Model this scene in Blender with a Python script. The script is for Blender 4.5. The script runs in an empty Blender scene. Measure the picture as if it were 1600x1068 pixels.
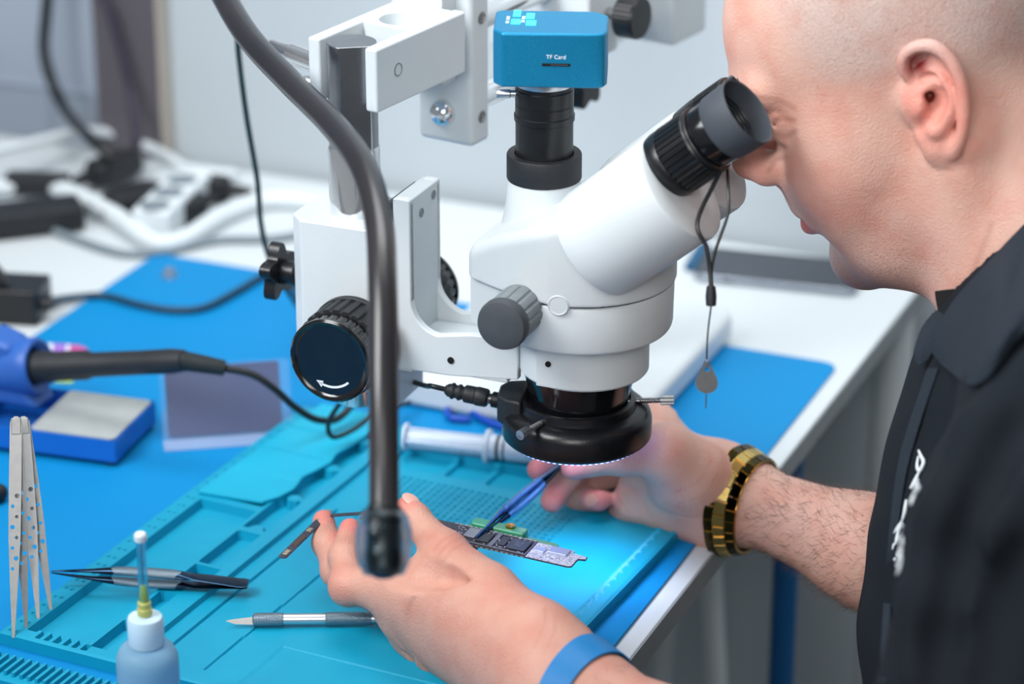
import bpy, bmesh, random
import numpy as np
from math import *
from mathutils import Vector, Matrix, Euler
from mathutils.bvhtree import BVHTree

random.seed(7)
RNG = np.random.default_rng(7)
scene = bpy.context.scene
COL = scene.collection
V = Vector

# ------------------------------------------------------------------ survey of the place (metres)
CAM_H = .843; FPX = 4444.; PITCH = radians(23.1)
CT, ST = cos(PITCH), sin(PITCH)
OX, OY = .039, 1.593            # optical axis of the microscope on the bench
YAW = radians(23)               # the bench runs 23 degrees off the world axes
CA, SA = cos(YAW), sin(YAW)

def P(px, py, d):               # a surveyed sight line at range d -> world point
    v = (py-534)/FPX
    return V(((px-800)/FPX*d, d*(CT-v*ST), CAM_H-d*(ST+v*CT)))
def G(px, py, z=0.):            # where a sight line meets height z
    return P(px, py, (CAM_H-z)/(ST+(py-534)/FPX*CT))
def S(u, v, z):                 # bench coordinates -> world
    return V((OX+u*CA+v*SA, OY-u*SA+v*CA, z))
def UV(p):
    x = p[0]-OX; y = p[1]-OY
    return (x*CA-y*SA, x*SA+y*CA)
def WV(px, py, v0):             # where a sight line meets the upright plane v = v0
    b = (py-534)/FPX; r = V(((px-800)/FPX, CT-b*ST, -(ST+b*CT))); t = (v0+OX*SA+OY*CA)/(r.x*SA+r.y*CA); return V((0, 0, CAM_H))+r*t
UD = V((CA, -SA, 0)); VD = V((SA, CA, 0)); ZD = V((0, 0, 1))

# ------------------------------------------------------------------ mesh helpers
def frame_from(axis, hint=None):
    z = V(axis).normalized()
    h = V(hint) if hint is not None else (V((0, 0, 1)) if abs(z.z) < .9 else V((1, 0, 0)))
    x = (h - z*h.dot(z)).normalized()
    y = z.cross(x)
    return x, y, z

class MB:
    def __init__(s): s.v = []; s.f = []; s.m = []; s.mi = 0
    def add(s, vs, fs):
        n = len(s.v); s.v += [tuple(p) for p in vs]
        s.f += [tuple(i+n for i in f) for f in fs]; s.m += [s.mi]*len(fs)
        return s
    def box(s, c, size, X=None, Y=None, Z=None):
        X = X or V((1,0,0)); Y = Y or V((0,1,0)); Z = Z or ZD
        c = V(c); a, b, d = [k/2 for k in size]
        vs = [c+X*(i*a)+Y*(j*b)+Z*(k*d) for k in (-1,1) for j in (-1,1) for i in (-1,1)]
        return s.add(vs, [(0,2,3,1),(4,5,7,6),(0,1,5,4),(2,6,7,3),(0,4,6,2),(1,3,7,5)])
    def sbox(s, u0, u1, v0, v1, z0, z1):    # box in bench coordinates
        return s.box(S((u0+u1)/2, (v0+v1)/2, (z0+z1)/2), (u1-u0, v1-v0, z1-z0), UD, VD, ZD)
    def rings(s, rings, cap0=True, cap1=True, closed=False):
        n = len(rings[0]); vs = [p for r in rings for p in r]; fs = []
        m = len(rings)
        for i in range(m if closed else m-1):
            a = i*n; b = ((i+1) % m)*n
            for j in range(n):
                k = (j+1) % n
                fs.append((a+j, a+k, b+k, b+j))
        if not closed:
            if cap0: fs.append(tuple(range(n))[::-1])
            if cap1: fs.append(tuple((m-1)*n+j for j in range(n)))
        return s.add(vs, fs)
    def lathe(s, prof, O, axis=ZD, seg=48, hint=None, scale=(1,1), cap=True):   # prof: (r, h)
        X, Y, Z = frame_from(axis, hint); O = V(O)
        return s.rings([[O+Z*h+X*(r*cos(2*pi*j/seg)*scale[0])+Y*(r*sin(2*pi*j/seg)*scale[1]) for j in range(seg)] for r, h in prof], cap, cap)
    def cyl(s, p0, p1, r0, r1=None, seg=32):
        p0 = V(p0); p1 = V(p1); r1 = r0 if r1 is None else r1
        return s.lathe([(r0, 0), (r1, (p1-p0).length)], p0, p1-p0, seg)
    def gear(s, O, axis, r, h0, h1, n, depth, seg_per=6, duty=.5, hint=None):     # ribbed knob body
        X, Y, Z = frame_from(axis, hint); N = n*seg_per; O = V(O)
        rr = [r-(depth if ((j % seg_per)/seg_per) >= duty else 0) for j in range(N)]
        rg = lambda h, k=1.: [O+Z*h+X*(rr[j]*k*cos(2*pi*j/N))+Y*(rr[j]*k*sin(2*pi*j/N)) for j in range(N)]
        return s.rings([rg(h0), rg(h1)])
    def tube(s, pts, r, seg=12, cap=True):
        pts = [V(p) for p in pts]; n = len(pts)
        rr = r if isinstance(r, (list, tuple)) else [r]*n
        tang = [(pts[min(i+1, n-1)]-pts[max(i-1, 0)]).normalized() for i in range(n)]
        X = frame_from(tang[0])[0]; out = []
        for i in range(n):
            X = (X - tang[i]*X.dot(tang[i])).normalized(); Y = tang[i].cross(X)
            out.append([pts[i]+X*(rr[i]*cos(2*pi*j/seg))+Y*(rr[i]*sin(2*pi*j/seg)) for j in range(seg)])
        return s.rings(out, cap, cap)
    def prism(s, poly, O, X, Y, Z, h):      # poly in X,Y extruded along Z by h
        O = V(O)
        a = [O+X*x+Y*y for x, y in poly]; b = [p+Z*h for p in a]; n = len(poly)
        fs = [(i, (i+1) % n, (i+1) % n+n, i+n) for i in range(n)]
        fs += [tuple(range(n))[::-1], tuple(range(n, 2*n))]
        return s.add(a+b, fs)
    def sphere(s, c, r, seg=24, rings=14, sc=(1,1,1), X=None, Y=None, Z=None):
        X = X or V((1,0,0)); Y = Y or V((0,1,0)); Z = Z or ZD; c = V(c)
        vs = []; fs = []
        for i in range(1, rings):
            t = pi*i/rings
            for j in range(seg):
                a = 2*pi*j/seg
                vs.append(c+X*(r*sc[0]*sin(t)*cos(a))+Y*(r*sc[1]*sin(t)*sin(a))+Z*(r*sc[2]*cos(t)))
        vs += [c+Z*r*sc[2], c-Z*r*sc[2]]; T = len(vs)-2
        for i in range(rings-2):
            for j in range(seg):
                k = (j+1) % seg
                fs.append((i*seg+j, (i+1)*seg+j, (i+1)*seg+k, i*seg+k))
        for j in range(seg):
            k = (j+1) % seg
            fs.append((T, j, k)); fs.append((T+1, (rings-2)*seg+k, (rings-2)*seg+j))
        return s.add(vs, fs)
    def torus(s, O, axis, R, r, seg=40, rs=10, hint=None, scale=(1,1), arc=None):
        X, Y, Z = frame_from(axis, hint); O = V(O); out = []
        for i in range(seg):
            a = 2*pi*i/seg; D = X*(cos(a)*scale[0])+Y*(sin(a)*scale[1])
            out.append([O+D*R+(D.normalized()*cos(2*pi*j/rs)+Z*sin(2*pi*j/rs))*r for j in range(rs)])
        return s.rings(out, closed=True)
    def build(s, name, mat, parent=None, bevel=0, smooth=35, bseg=2):
        me = bpy.data.meshes.new(name)
        me.from_pydata(s.v, [], s.f)
        mats = mat if isinstance(mat, (list, tuple)) else [mat]
        for m in mats: me.materials.append(m)
        if len(mats) > 1: me.polygons.foreach_set('material_index', s.m)
        bm = bmesh.new(); bm.from_mesh(me); bmesh.ops.recalc_face_normals(bm, faces=bm.faces); bm.to_mesh(me); bm.free()
        return finish(name, me, parent, bevel, smooth, bseg)

def finish(name, me, parent=None, bevel=0, smooth=35, bseg=2):
    if smooth:
        me.polygons.foreach_set('use_smooth', [True]*len(me.polygons))
        if smooth < 180: me.set_sharp_from_angle(angle=radians(smooth))
    o = bpy.data.objects.new(name, me); COL.objects.link(o)
    if parent is not None: o.parent = parent
    if bevel:
        b = o.modifiers.new('bevel', 'BEVEL'); b.width = bevel; b.segments = bseg; b.limit_method = 'ANGLE'; b.angle_limit = radians(35)
        b.harden_normals = True
    return o

def tag(o, label=None, cat=None, group=None, kind=None):
    if label: o['label'] = label
    if cat: o['category'] = cat
    if group: o['group'] = group
    if kind: o['kind'] = kind
    return o
def thing(name, label, cat, group=None):
    o = bpy.data.objects.new(name, None); o.empty_display_size = .01; COL.objects.link(o)
    return tag(o, label, cat, group)

def spline(pts, n=10):          # Catmull-Rom
    pts = [V(p) for p in pts]; P_ = [pts[0]*2-pts[1]]+pts+[pts[-1]*2-pts[-2]]; out = []
    for i in range(1, len(P_)-2):
        p0, p1, p2, p3 = P_[i-1:i+3]
        for k in range(n):
            t = k/n
            out.append(.5*((2*p1)+(p2-p0)*t+(2*p0-5*p1+4*p2-p3)*t*t+(3*p1-p0-3*p2+p3)*t**3))
    out.append(pts[-1]); return out
def lerp_list(r, n): 
    xs = np.linspace(0, len(r)-1, n); return list(np.interp(xs, range(len(r)), r))

# ------------------------------------------------------------------ materials
def srgb(c):
    return tuple(((x/255)/12.92 if x/255 <= .04045 else ((x/255+.055)/1.055)**2.4) for x in c)+(1,)
def mat(name, col, rough=.5, metal=0, noise=None, bump=None, spec=.5, trans=0, coat=0, sss=0, emit=None, estr=0, alpha=1, var=None, ior=1.45, wave=None, coatr=.1):
    """noise=(scale, other colour, amount); bump=(scale, strength); wave=(scale, strength, axis vector)"""
    m = bpy.data.materials.new(name); m.use_nodes = True
    nt = m.node_tree; b = nt.nodes['Principled BSDF']; L = nt.links
    c = srgb(col)
    b.inputs['Base Color'].default_value = c
    b.inputs['Roughness'].default_value = rough; b.inputs['Metallic'].default_value = metal
    b.inputs['Specular IOR Level'].default_value = spec; b.inputs['IOR'].default_value = ior
    b.inputs['Transmission Weight'].default_value = trans
    b.inputs['Coat Weight'].default_value = coat; b.inputs['Coat Roughness'].default_value = coatr
    b.inputs['Alpha'].default_value = alpha
    if sss:
        b.inputs['Subsurface Weight'].default_value = sss; b.inputs['Subsurface Radius'].default_value = (.006, .002, .001); b.inputs['Subsurface Scale'].default_value = 1
    if emit: b.inputs['Emission Color'].default_value = srgb(emit); b.inputs['Emission Strength'].default_value = estr
    tc = nt.nodes.new('ShaderNodeTexCoord')
    n = nt.nodes.new('ShaderNodeTexNoise'); L.new(tc.outputs['Object'], n.inputs['Vector'])
    sc, c2, amt = noise if noise else (40, tuple(max(0, x-14) for x in col), .35)
    n.inputs['Scale'].default_value = sc; n.inputs['Detail'].default_value = 3
    mx = nt.nodes.new('ShaderNodeMix'); mx.data_type = 'RGBA'
    mr = nt.nodes.new('ShaderNodeMapRange'); mr.inputs[1].default_value = .3; mr.inputs[2].default_value = .7; mr.inputs[4].default_value = amt
    L.new(n.outputs['Fac'], mr.inputs[0]); L.new(mr.outputs[0], mx.inputs[0])
    mx.inputs[6].default_value = c; mx.inputs[7].default_value = srgb(c2)
    L.new(mx.outputs[2], b.inputs['Base Color'])
    if bump:
        n2 = nt.nodes.new('ShaderNodeTexNoise'); n2.inputs['Scale'].default_value = bump[0]; n2.inputs['Detail'].default_value = 2
        L.new(tc.outputs['Object'], n2.inputs['Vector'])
        bp = nt.nodes.new('ShaderNodeBump'); bp.inputs['Strength'].default_value = bump[1]; bp.inputs['Distance'].default_value = .001
        L.new(n2.outputs['Fac'], bp.inputs['Height']); L.new(bp.outputs[0], b.inputs['Normal'])
    if wave:
        w = nt.nodes.new('ShaderNodeTexWave'); w.inputs['Scale'].default_value = wave[0]
        w.bands_direction = wave[2]
        L.new(tc.outputs['Object'], w.inputs['Vector'])
        bp = nt.nodes.new('ShaderNodeBump'); bp.inputs['Strength'].default_value = wave[1]; bp.inputs['Distance'].default_value = .0006
        L.new(w.outputs['Fac'], bp.inputs['Height']); L.new(bp.outputs[0], b.inputs['Normal'])
    return m

M = {}
M['cast'] = mat('white_enamel', (208, 215, 218), .38, bump=(900, .12), noise=(30, (200, 208, 212), .5))
M['castg'] = mat('grey_enamel', (196, 204, 208), .42, bump=(900, .12))
M['table'] = mat('white_laminate', (204, 211, 214), .45, noise=(3, (190, 198, 203), .5))
M['wall'] = mat('painted_wall', (190, 199, 204), .8, noise=(2, (178, 188, 195), .6))
M['wallb'] = mat('wall_left', (186, 198, 214), .8, noise=(1.5, (172, 186, 204), .6))
M['floor'] = mat('grey_floor', (140, 148, 150), .6, noise=(4, (118, 126, 128), .6))
M['blue'] = mat('blue_rubber', (0, 130, 190), .55, noise=(4, (0, 121, 183), .7), bump=(1500, .05), spec=.25)
M['teal'] = mat('teal_silicone', (0, 150, 184), .45, noise=(25, (0, 140, 177), .6), bump=(700, .08))
M['tealflap'] = mat('teal_lid', (2, 164, 196), .45, noise=(25, (0, 154, 190), .6), bump=(700, .08))
M['black'] = mat('black_plastic', (16, 18, 21), .32, noise=(60, (30, 33, 37), .5), bump=(800, .1))
M['blackm'] = mat('black_matte', (26, 29, 33), .55, noise=(60, (38, 42, 47), .5), bump=(900, .2))
M['blackgl'] = mat('black_gloss', (10, 11, 14), .16, noise=(90, (24, 26, 30), .5), coat=.4)
M['rubber'] = mat('grey_rubber', (66, 72, 80), .62, noise=(80, (56, 62, 70), .5), bump=(1200, .2))
M['knobg'] = mat('dark_grey_rubber', (72, 77, 82), .6, noise=(80, (60, 64, 70), .5), bump=(1200, .2))
M['knobl'] = mat('grey_plastic', (128, 136, 140), .5, noise=(80, (112, 120, 125), .5))
M['chrome'] = mat('chrome', (236, 238, 240), .09, .88, noise=(20, (222, 226, 230), .3))
M['steel'] = mat('steel', (176, 178, 182), .28, 1, noise=(90, (150, 152, 158), .4))
M['alu'] = mat('alu', (200, 204, 208), .35, 1, noise=(50, (180, 184, 190), .4))
M['steelm'] = mat('satin_steel', (158, 158, 156), .42, .85, noise=(200, (142, 142, 142), .5), bump=(1500, .05))
M['dark'] = mat('hole_dark', (12, 12, 14), .8)
M['camblue'] = mat('anodised_blue', (0, 124, 172), .38, .45, noise=(1500, (60, 170, 205), .3), bump=(2500, .15))
M['cable'] = mat('black_cable', (18, 22, 24), .4, noise=(30, (28, 32, 34), .5))
M['cableg'] = mat('green_black_cable', (10, 48, 50), .4)
M['cablew'] = mat('white_cable', (214, 222, 226), .5)
M['cablegr'] = mat('grey_cable', (122, 134, 142), .5)
M['neck'] = mat('gooseneck', (34, 34, 38), .3, noise=(14, (52, 48, 50), .6), coat=.3, coatr=.2)
M['silver_ink'] = mat('white_ink', (232, 240, 244), .6)
M['cyan'] = mat('cyan_glint', (60, 225, 250), .4, emit=(40, 215, 250), estr=1.0)  # glows in place of bright reflections
M['led'] = mat('led', (150, 170, 255), .4, emit=(120, 150, 255), estr=6)
M['brass'] = mat('gold', (196, 146, 62), .2, 1, noise=(120, (160, 112, 40), .5))
M['goldb'] = mat('gold_bright', (226, 196, 120), .25, 1, noise=(120, (196, 160, 84), .5))
M['golddark'] = mat('gold_dark', (66, 60, 38), .14, 1, noise=(120, (96, 84, 46), .5))

# ------------------------------------------------------------------ room
def structure(name, mb, m, **k):
    o = mb.build(name, m, **k); o['kind'] = 'structure'; return o
TR, TB, TL, TF = .068, .599, -1.25, -.62       # bench top limits in bench coordinates
mb = MB(); mb.sbox(-3.5, 3.2, -3.2, .80, -.80, -.75); structure('floor', mb, M['floor'], bevel=0)
mb = MB(); mb.sbox(-.632, 3.2, .612, .65, -.75, 1.75)
structure('wall_back', mb, M['wall'])
mb = MB(); mb.sbox(-3.5, -.70, .68, .80, -.75, 1.75)
for k in range(7): mb.sbox(-3.5, -.70, .677, .6805, .02+k*.16, .0215+k*.16)
for k in range(8): mb.sbox(-.80-k*.3, -.7985-k*.3, .677, .6805, -.75, 1.7)
structure('wall_left', mb, M['wallb'])
mb = MB(); mb.sbox(3.16, 3.2, -3.2, .80, -.75, 1.75); structure('wall_right', mb, M['wall'])
mb = MB(); mb.sbox(-.700, -.634, .60, .80, -.75, 1.75)
structure('trim_1', mb, mat('brown_grey_post', (96, 92, 98), .7, noise=(6, (84, 80, 88), .6)), bevel=.002)
mb = MB(); mb.sbox(-.6335, -.629, .598, .64, -.75, 1.75)
structure('trim_2', mb, mat('beige_edge', (176, 168, 158), .6))

# ------------------------------------------------------------------ bench
tb = thing('workbench', 'white laminate workbench with a squared edge beside the seated man, on white legs', 'table')
mb = MB(); mb.sbox(TL, TR, TF, TB, -.018, 0); mb.build('table_top', M['table'], tb, bevel=.0012)
mb = MB(); mb.sbox(TR-.0005, TR+.0009, TF+.002, TB-.002, -.0172, -.0008)
mb.build('edge_band', mat('edge_grey', (136, 142, 145), .5), tb)
for (u, v) in ((TR-.02, .57), (TL+.03, .56), (TL+.03, TF+.04)):
    mb = MB(); mb.tube([S(u, v, -.018), S(u, v, -.75)], .016, 16); mb.build('leg', M['table'], tb)
tr = thing('trestle', 'white metal A-shaped trestle standing under the bench end', 'trestle')
for dv in (-.055, .055):
    mb = MB(); mb.tube([S(-.067+dv*.05, .42, -.0185), S(-.068+dv, .43, -.749)], .009, 14); mb.build('leg', M['table'], tr)
mb = MB(); mb.tube([S(-.105, .428, -.52), S(-.030, .428, -.52)], .006, 10); mb.build('crossbar', M['table'], tr)

post = MB(); q0 = G(1178, 370, 0)
post.box(V((q0.x, q0.y, .0805)), (.0155, .006, .160), UD, VD, ZD)
o = post.build('blue_strip', mat('blue_paint', (0, 118, 196), .45), None); tag(o, 'vivid blue upright strip standing at the back edge of the bench, below the nose', 'strip')

st = thing('blue_trestle', 'dark blue tubular trestle leg standing under the bench below the watch arm', 'trestle')
a = P(1226, 930, 2.15)
mb = MB(); mb.tube([V((a.x, a.y, -.749)), V((a.x, a.y, -.031))], .0098, 16); mb.build('leg', mat('deep_blue_paint', (0, 84, 140), .45), st)
mb = MB(); mb.lathe([(.02, 0), (.023, .004), (.023, .02), (.018, .024)], V((a.x, a.y, -.7499)), ZD, 20); mb.build('foot', M['blackm'], st)
mb = MB(); mb.box(V((a.x, a.y, -.0245)), (.06, .06, .010), UD, VD, ZD); mb.build('top_plate', M['blackm'], st)

# blue anti-static mat with rounded corners
def rrect(x0, x1, y0, y1, r, n=6):
    out = []
    for cx, cy, a0 in ((x1-r, y0+r, -90), (x1-r, y1-r, 0), (x0+r, y1-r, 90), (x0+r, y0+r, 180)):
        for k in range(n+1):
            a = radians(a0+90*k/n); out.append((cx+r*cos(a), cy+r*sin(a)))
    return out
mb = MB(); mb.prism(rrect(-.522, .055, -.50, .390, .012), S(0, 0, 0), UD, VD, ZD, .0022)
o = mb.build('rubber_mat', M['blue'], None, bevel=.0004); tag(o, 'large bright blue rubber bench mat covering the white table top', 'mat')

# ------------------------------------------------------------------ teal silicone work mat (height field)
MO = (-.287, -.215); MBETA = radians(3)
MX = UD*cos(MBETA)-VD*sin(MBETA); MY = UD*sin(MBETA)+VD*cos(MBETA)
MORG = S(MO[0], MO[1], .0022)
def silicone():
    W, Hh = .315, .368; st = .0009
    nx = int(W/st)+1; ny = int(Hh/st)+1
    x = np.linspace(0, W, nx); y = np.linspace(0, Hh, ny); X, Y = np.meshgrid(x, y, indexing='ij')
    R = .0082; FLO = .0018; WORK = .0048
    h = np.full(X.shape, R)
    def rect(x0, x1, y0, y1, val, r=.0015):
        dx = np.maximum(np.maximum(x0+r-X, X-(x1-r)), 0); dy = np.maximum(np.maximum(y0+r-Y, Y-(y1-r)), 0)
        h[np.hypot(dx, dy) <= r] = val
    rect(.014, .056, .010, .208, FLO)                    # long tray
    rect(.014, .056, .216, .362, FLO)                    # under the lid
    for k in range(6):                                   # comb at the front of the long tray
        rect(.020+k*.0066, .0235+k*.0066, .003, .0135, R, .0004)
        rect(.0236+k*.0066, .0265+k*.0066, .004, .0105, .004, .0004)
    for (a, b) in ((.010, .046), (.050, .088), (.093, .100), (.104, .128), (.1315, .180), (.186, .232), (.238, .285), (.290, .33), (.335, .362)):
        rect(.060, .0705 if a < .1 else .0765, a, b, FLO)
    rect(.060, .078, .104, .128, FLO); rect(.0625, .0745, .187, .34, FLO)
    for c in (.187, .236, .287, .334):                   # scalloped pads between the small trays
        h[np.hypot(X-.0690, Y-c) < .0052] = R
    # work field
    rect(.0865, .299, .008, .338, WORK, .003)
    rect(.0985, .1005, .0, .24, FLO+.001, .0002)
    h[(np.abs(X-.1325-.02*(Y-.04)) < .0007) & (Y > .02) & (Y < .25)] = WORK-.0014   # score line
    d = np.maximum(np.abs(X-.215)-.055, np.abs(Y+.01)-.075)
    h[(np.abs(d) < .0007) & (Y > .009) & (X > .10)] = WORK+.0006
    # screw hole field
    for i in range(26):
        for j in range(14):
            cx = .116+i*.0051; cy = .236+j*.0051
            if cx > .246 or cy > .305: continue
            if (cx-.18)**2 < 0: continue
            h[(np.abs(X-cx) < .0011) & (np.abs(Y-cy) < .0011)] = FLO
    # back trays
    for (a, b) in ((.094, .134), (.139, .1655), (.170, .197), (.202, .236), (.241, .268), (.272, .298)):
        rect(a, b, .316, .343, FLO)
    rect(.094, .298, .349, .361, FLO)
    # ruler ridge at the right
    h[(X > .299) & (X < .3115) & (Y > .004) & (Y < .36)] = .0066
    for k in range(170):
        yy = .008+k*.002; L_ = .0052 if k % 5 == 0 else .003
        h[(np.abs(Y-yy) < .00046) & (X > .3008) & (X < .3008+L_)] = .0074
    for k in range(30):                                  # little sockets on the left rim
        for cx in (.005, .0092):
            h[np.hypot(X-cx, Y-(.006+k*.0118)) < .0010] = R-.0022
    rr = .008                                            # rounded outside corners by falling off
    edge = np.minimum(np.minimum(X, W-X), np.minimum(Y, Hh-Y)); h = np.where(edge < .0012, h-.0006, h)
    vs = []; 
    wp = np.array(MORG)[None, None, :]+X[..., None]*np.array(MX)+Y[..., None]*np.array(MY)+h[..., None]*np.array((0, 0, 1.))
    vs = wp.reshape(-1, 3)
    idx = np.arange(nx*ny).reshape(nx, ny)
    q = np.stack([idx[:-1, :-1], idx[1:, :-1], idx[1:, 1:], idx[:-1, 1:]], -1).reshape(-1, 4)
    # skirt
    ring = list(idx[:, 0])+list(idx[-1, 1:])+list(idx[:-1, -1][::-1])+list(idx[0, 1:-1][::-1])
    n0 = len(vs); low = vs[ring].copy(); low[:, 2] = MORG.z+.0001
    n = len(ring); a = np.arange(n); sk = np.stack([np.array(ring)[a], n0+a, n0+(a+1) % n, np.array(ring)[(a+1) % n]], -1)
    me = bpy.data.meshes.new('silicone_mat')
    me.from_pydata(np.vstack([vs, low]).tolist(), [], np.vstack([q, sk]).tolist()+[tuple(int(k) for k in range(n0, n0+n))[::-1]])
    me.materials.append(M['teal'])
    return finish('silicone_mat', me, None, 0, 40)
sm = silicone()
rootm = thing('silicone_work_mat', 'teal silicone repair mat with moulded trays and screw holes on the blue mat', 'mat')
sm.name = 'mat_body'; sm.parent = rootm
def MM(x, y, z): return MORG+MX*x+MY*y+ZD*z
# lid plate over the far left trays
lid = [(.009, .213), (.055, .218), (.061, .229), (.064, .243), (.0625, .252), (.060, .262), (.063, .275), (.066, .29), (.0625, .305), (.0655, .322), (.067, .345), (.068, .372), (.013, .372)]
mb = MB(); mb.prism(lid, MM(0, 0, .0086), MX, MY, ZD, .0022)
for k in range(3): mb.box(MM(.036, .255+k*.037, .0109), (.048, .0012, .0005), MX, MY)
mb.build('lid', M['tealflap'], rootm, bevel=.0004)
# loose comb piece in front of the mat
mb = MB(); mb.prism(rrect(.002, .105, -.040, -.014, .004), MM(0, 0, 0), MX, MY, ZD, .0032)
for k in range(16): mb.box(MM(.012+k*.0055, -.025, .0046), (.0022, .018, .0030), MX, MY)
o = mb.build('comb_strip', M['teal'], None, bevel=.0003); tag(o, 'low ribbed teal silicone strip lying at the near end of the repair mat', 'silicone strip')
# ================================================================== MICROSCOPE
sc = thing('stereo_microscope', 'white trinocular stereo microscope with ribbed black eyepieces over the repair mat', 'microscope')
def SP(u, z, v0, thick, poly, mbx):   # polygon in (u,z) extruded along v from v0
    return mbx.prism(poly, S(0, v0, 0), UD, ZD, VD, thick)
# lower zoom drum
mb = MB()
mb.lathe([(.035, .1776), (.0525, .1776), (.0542, .179), (.0549, .182), (.0553, .2070), (.0545, .2084), (.035, .2084)], S(.004, 0, 0), ZD, 96)
mb.prism([(-.0575, -.029), (-.0575, .029), (-.035, .041), (0, .0540), (.01, .045), (.01, -.045), (0, -.0540), (-.035, -.041)], S(0, 0, .1780), UD, VD, ZD, .0303)
mb.build('zoom_drum', M['cast'], sc, bevel=.0012)
mb = MB(); mb.lathe([(.0538, .2080), (.0538, .2098)], S(.004, 0, 0), ZD, 64); mb.prism([(-.0560, -.028), (-.0560, .028), (-.035, .040), (0, .0530), (0, -.0530), (-.035, -.040)], S(0, 0, .2080), UD, VD, ZD, .0018)
mb.build('seam_gasket', M['dark'], sc)
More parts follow.
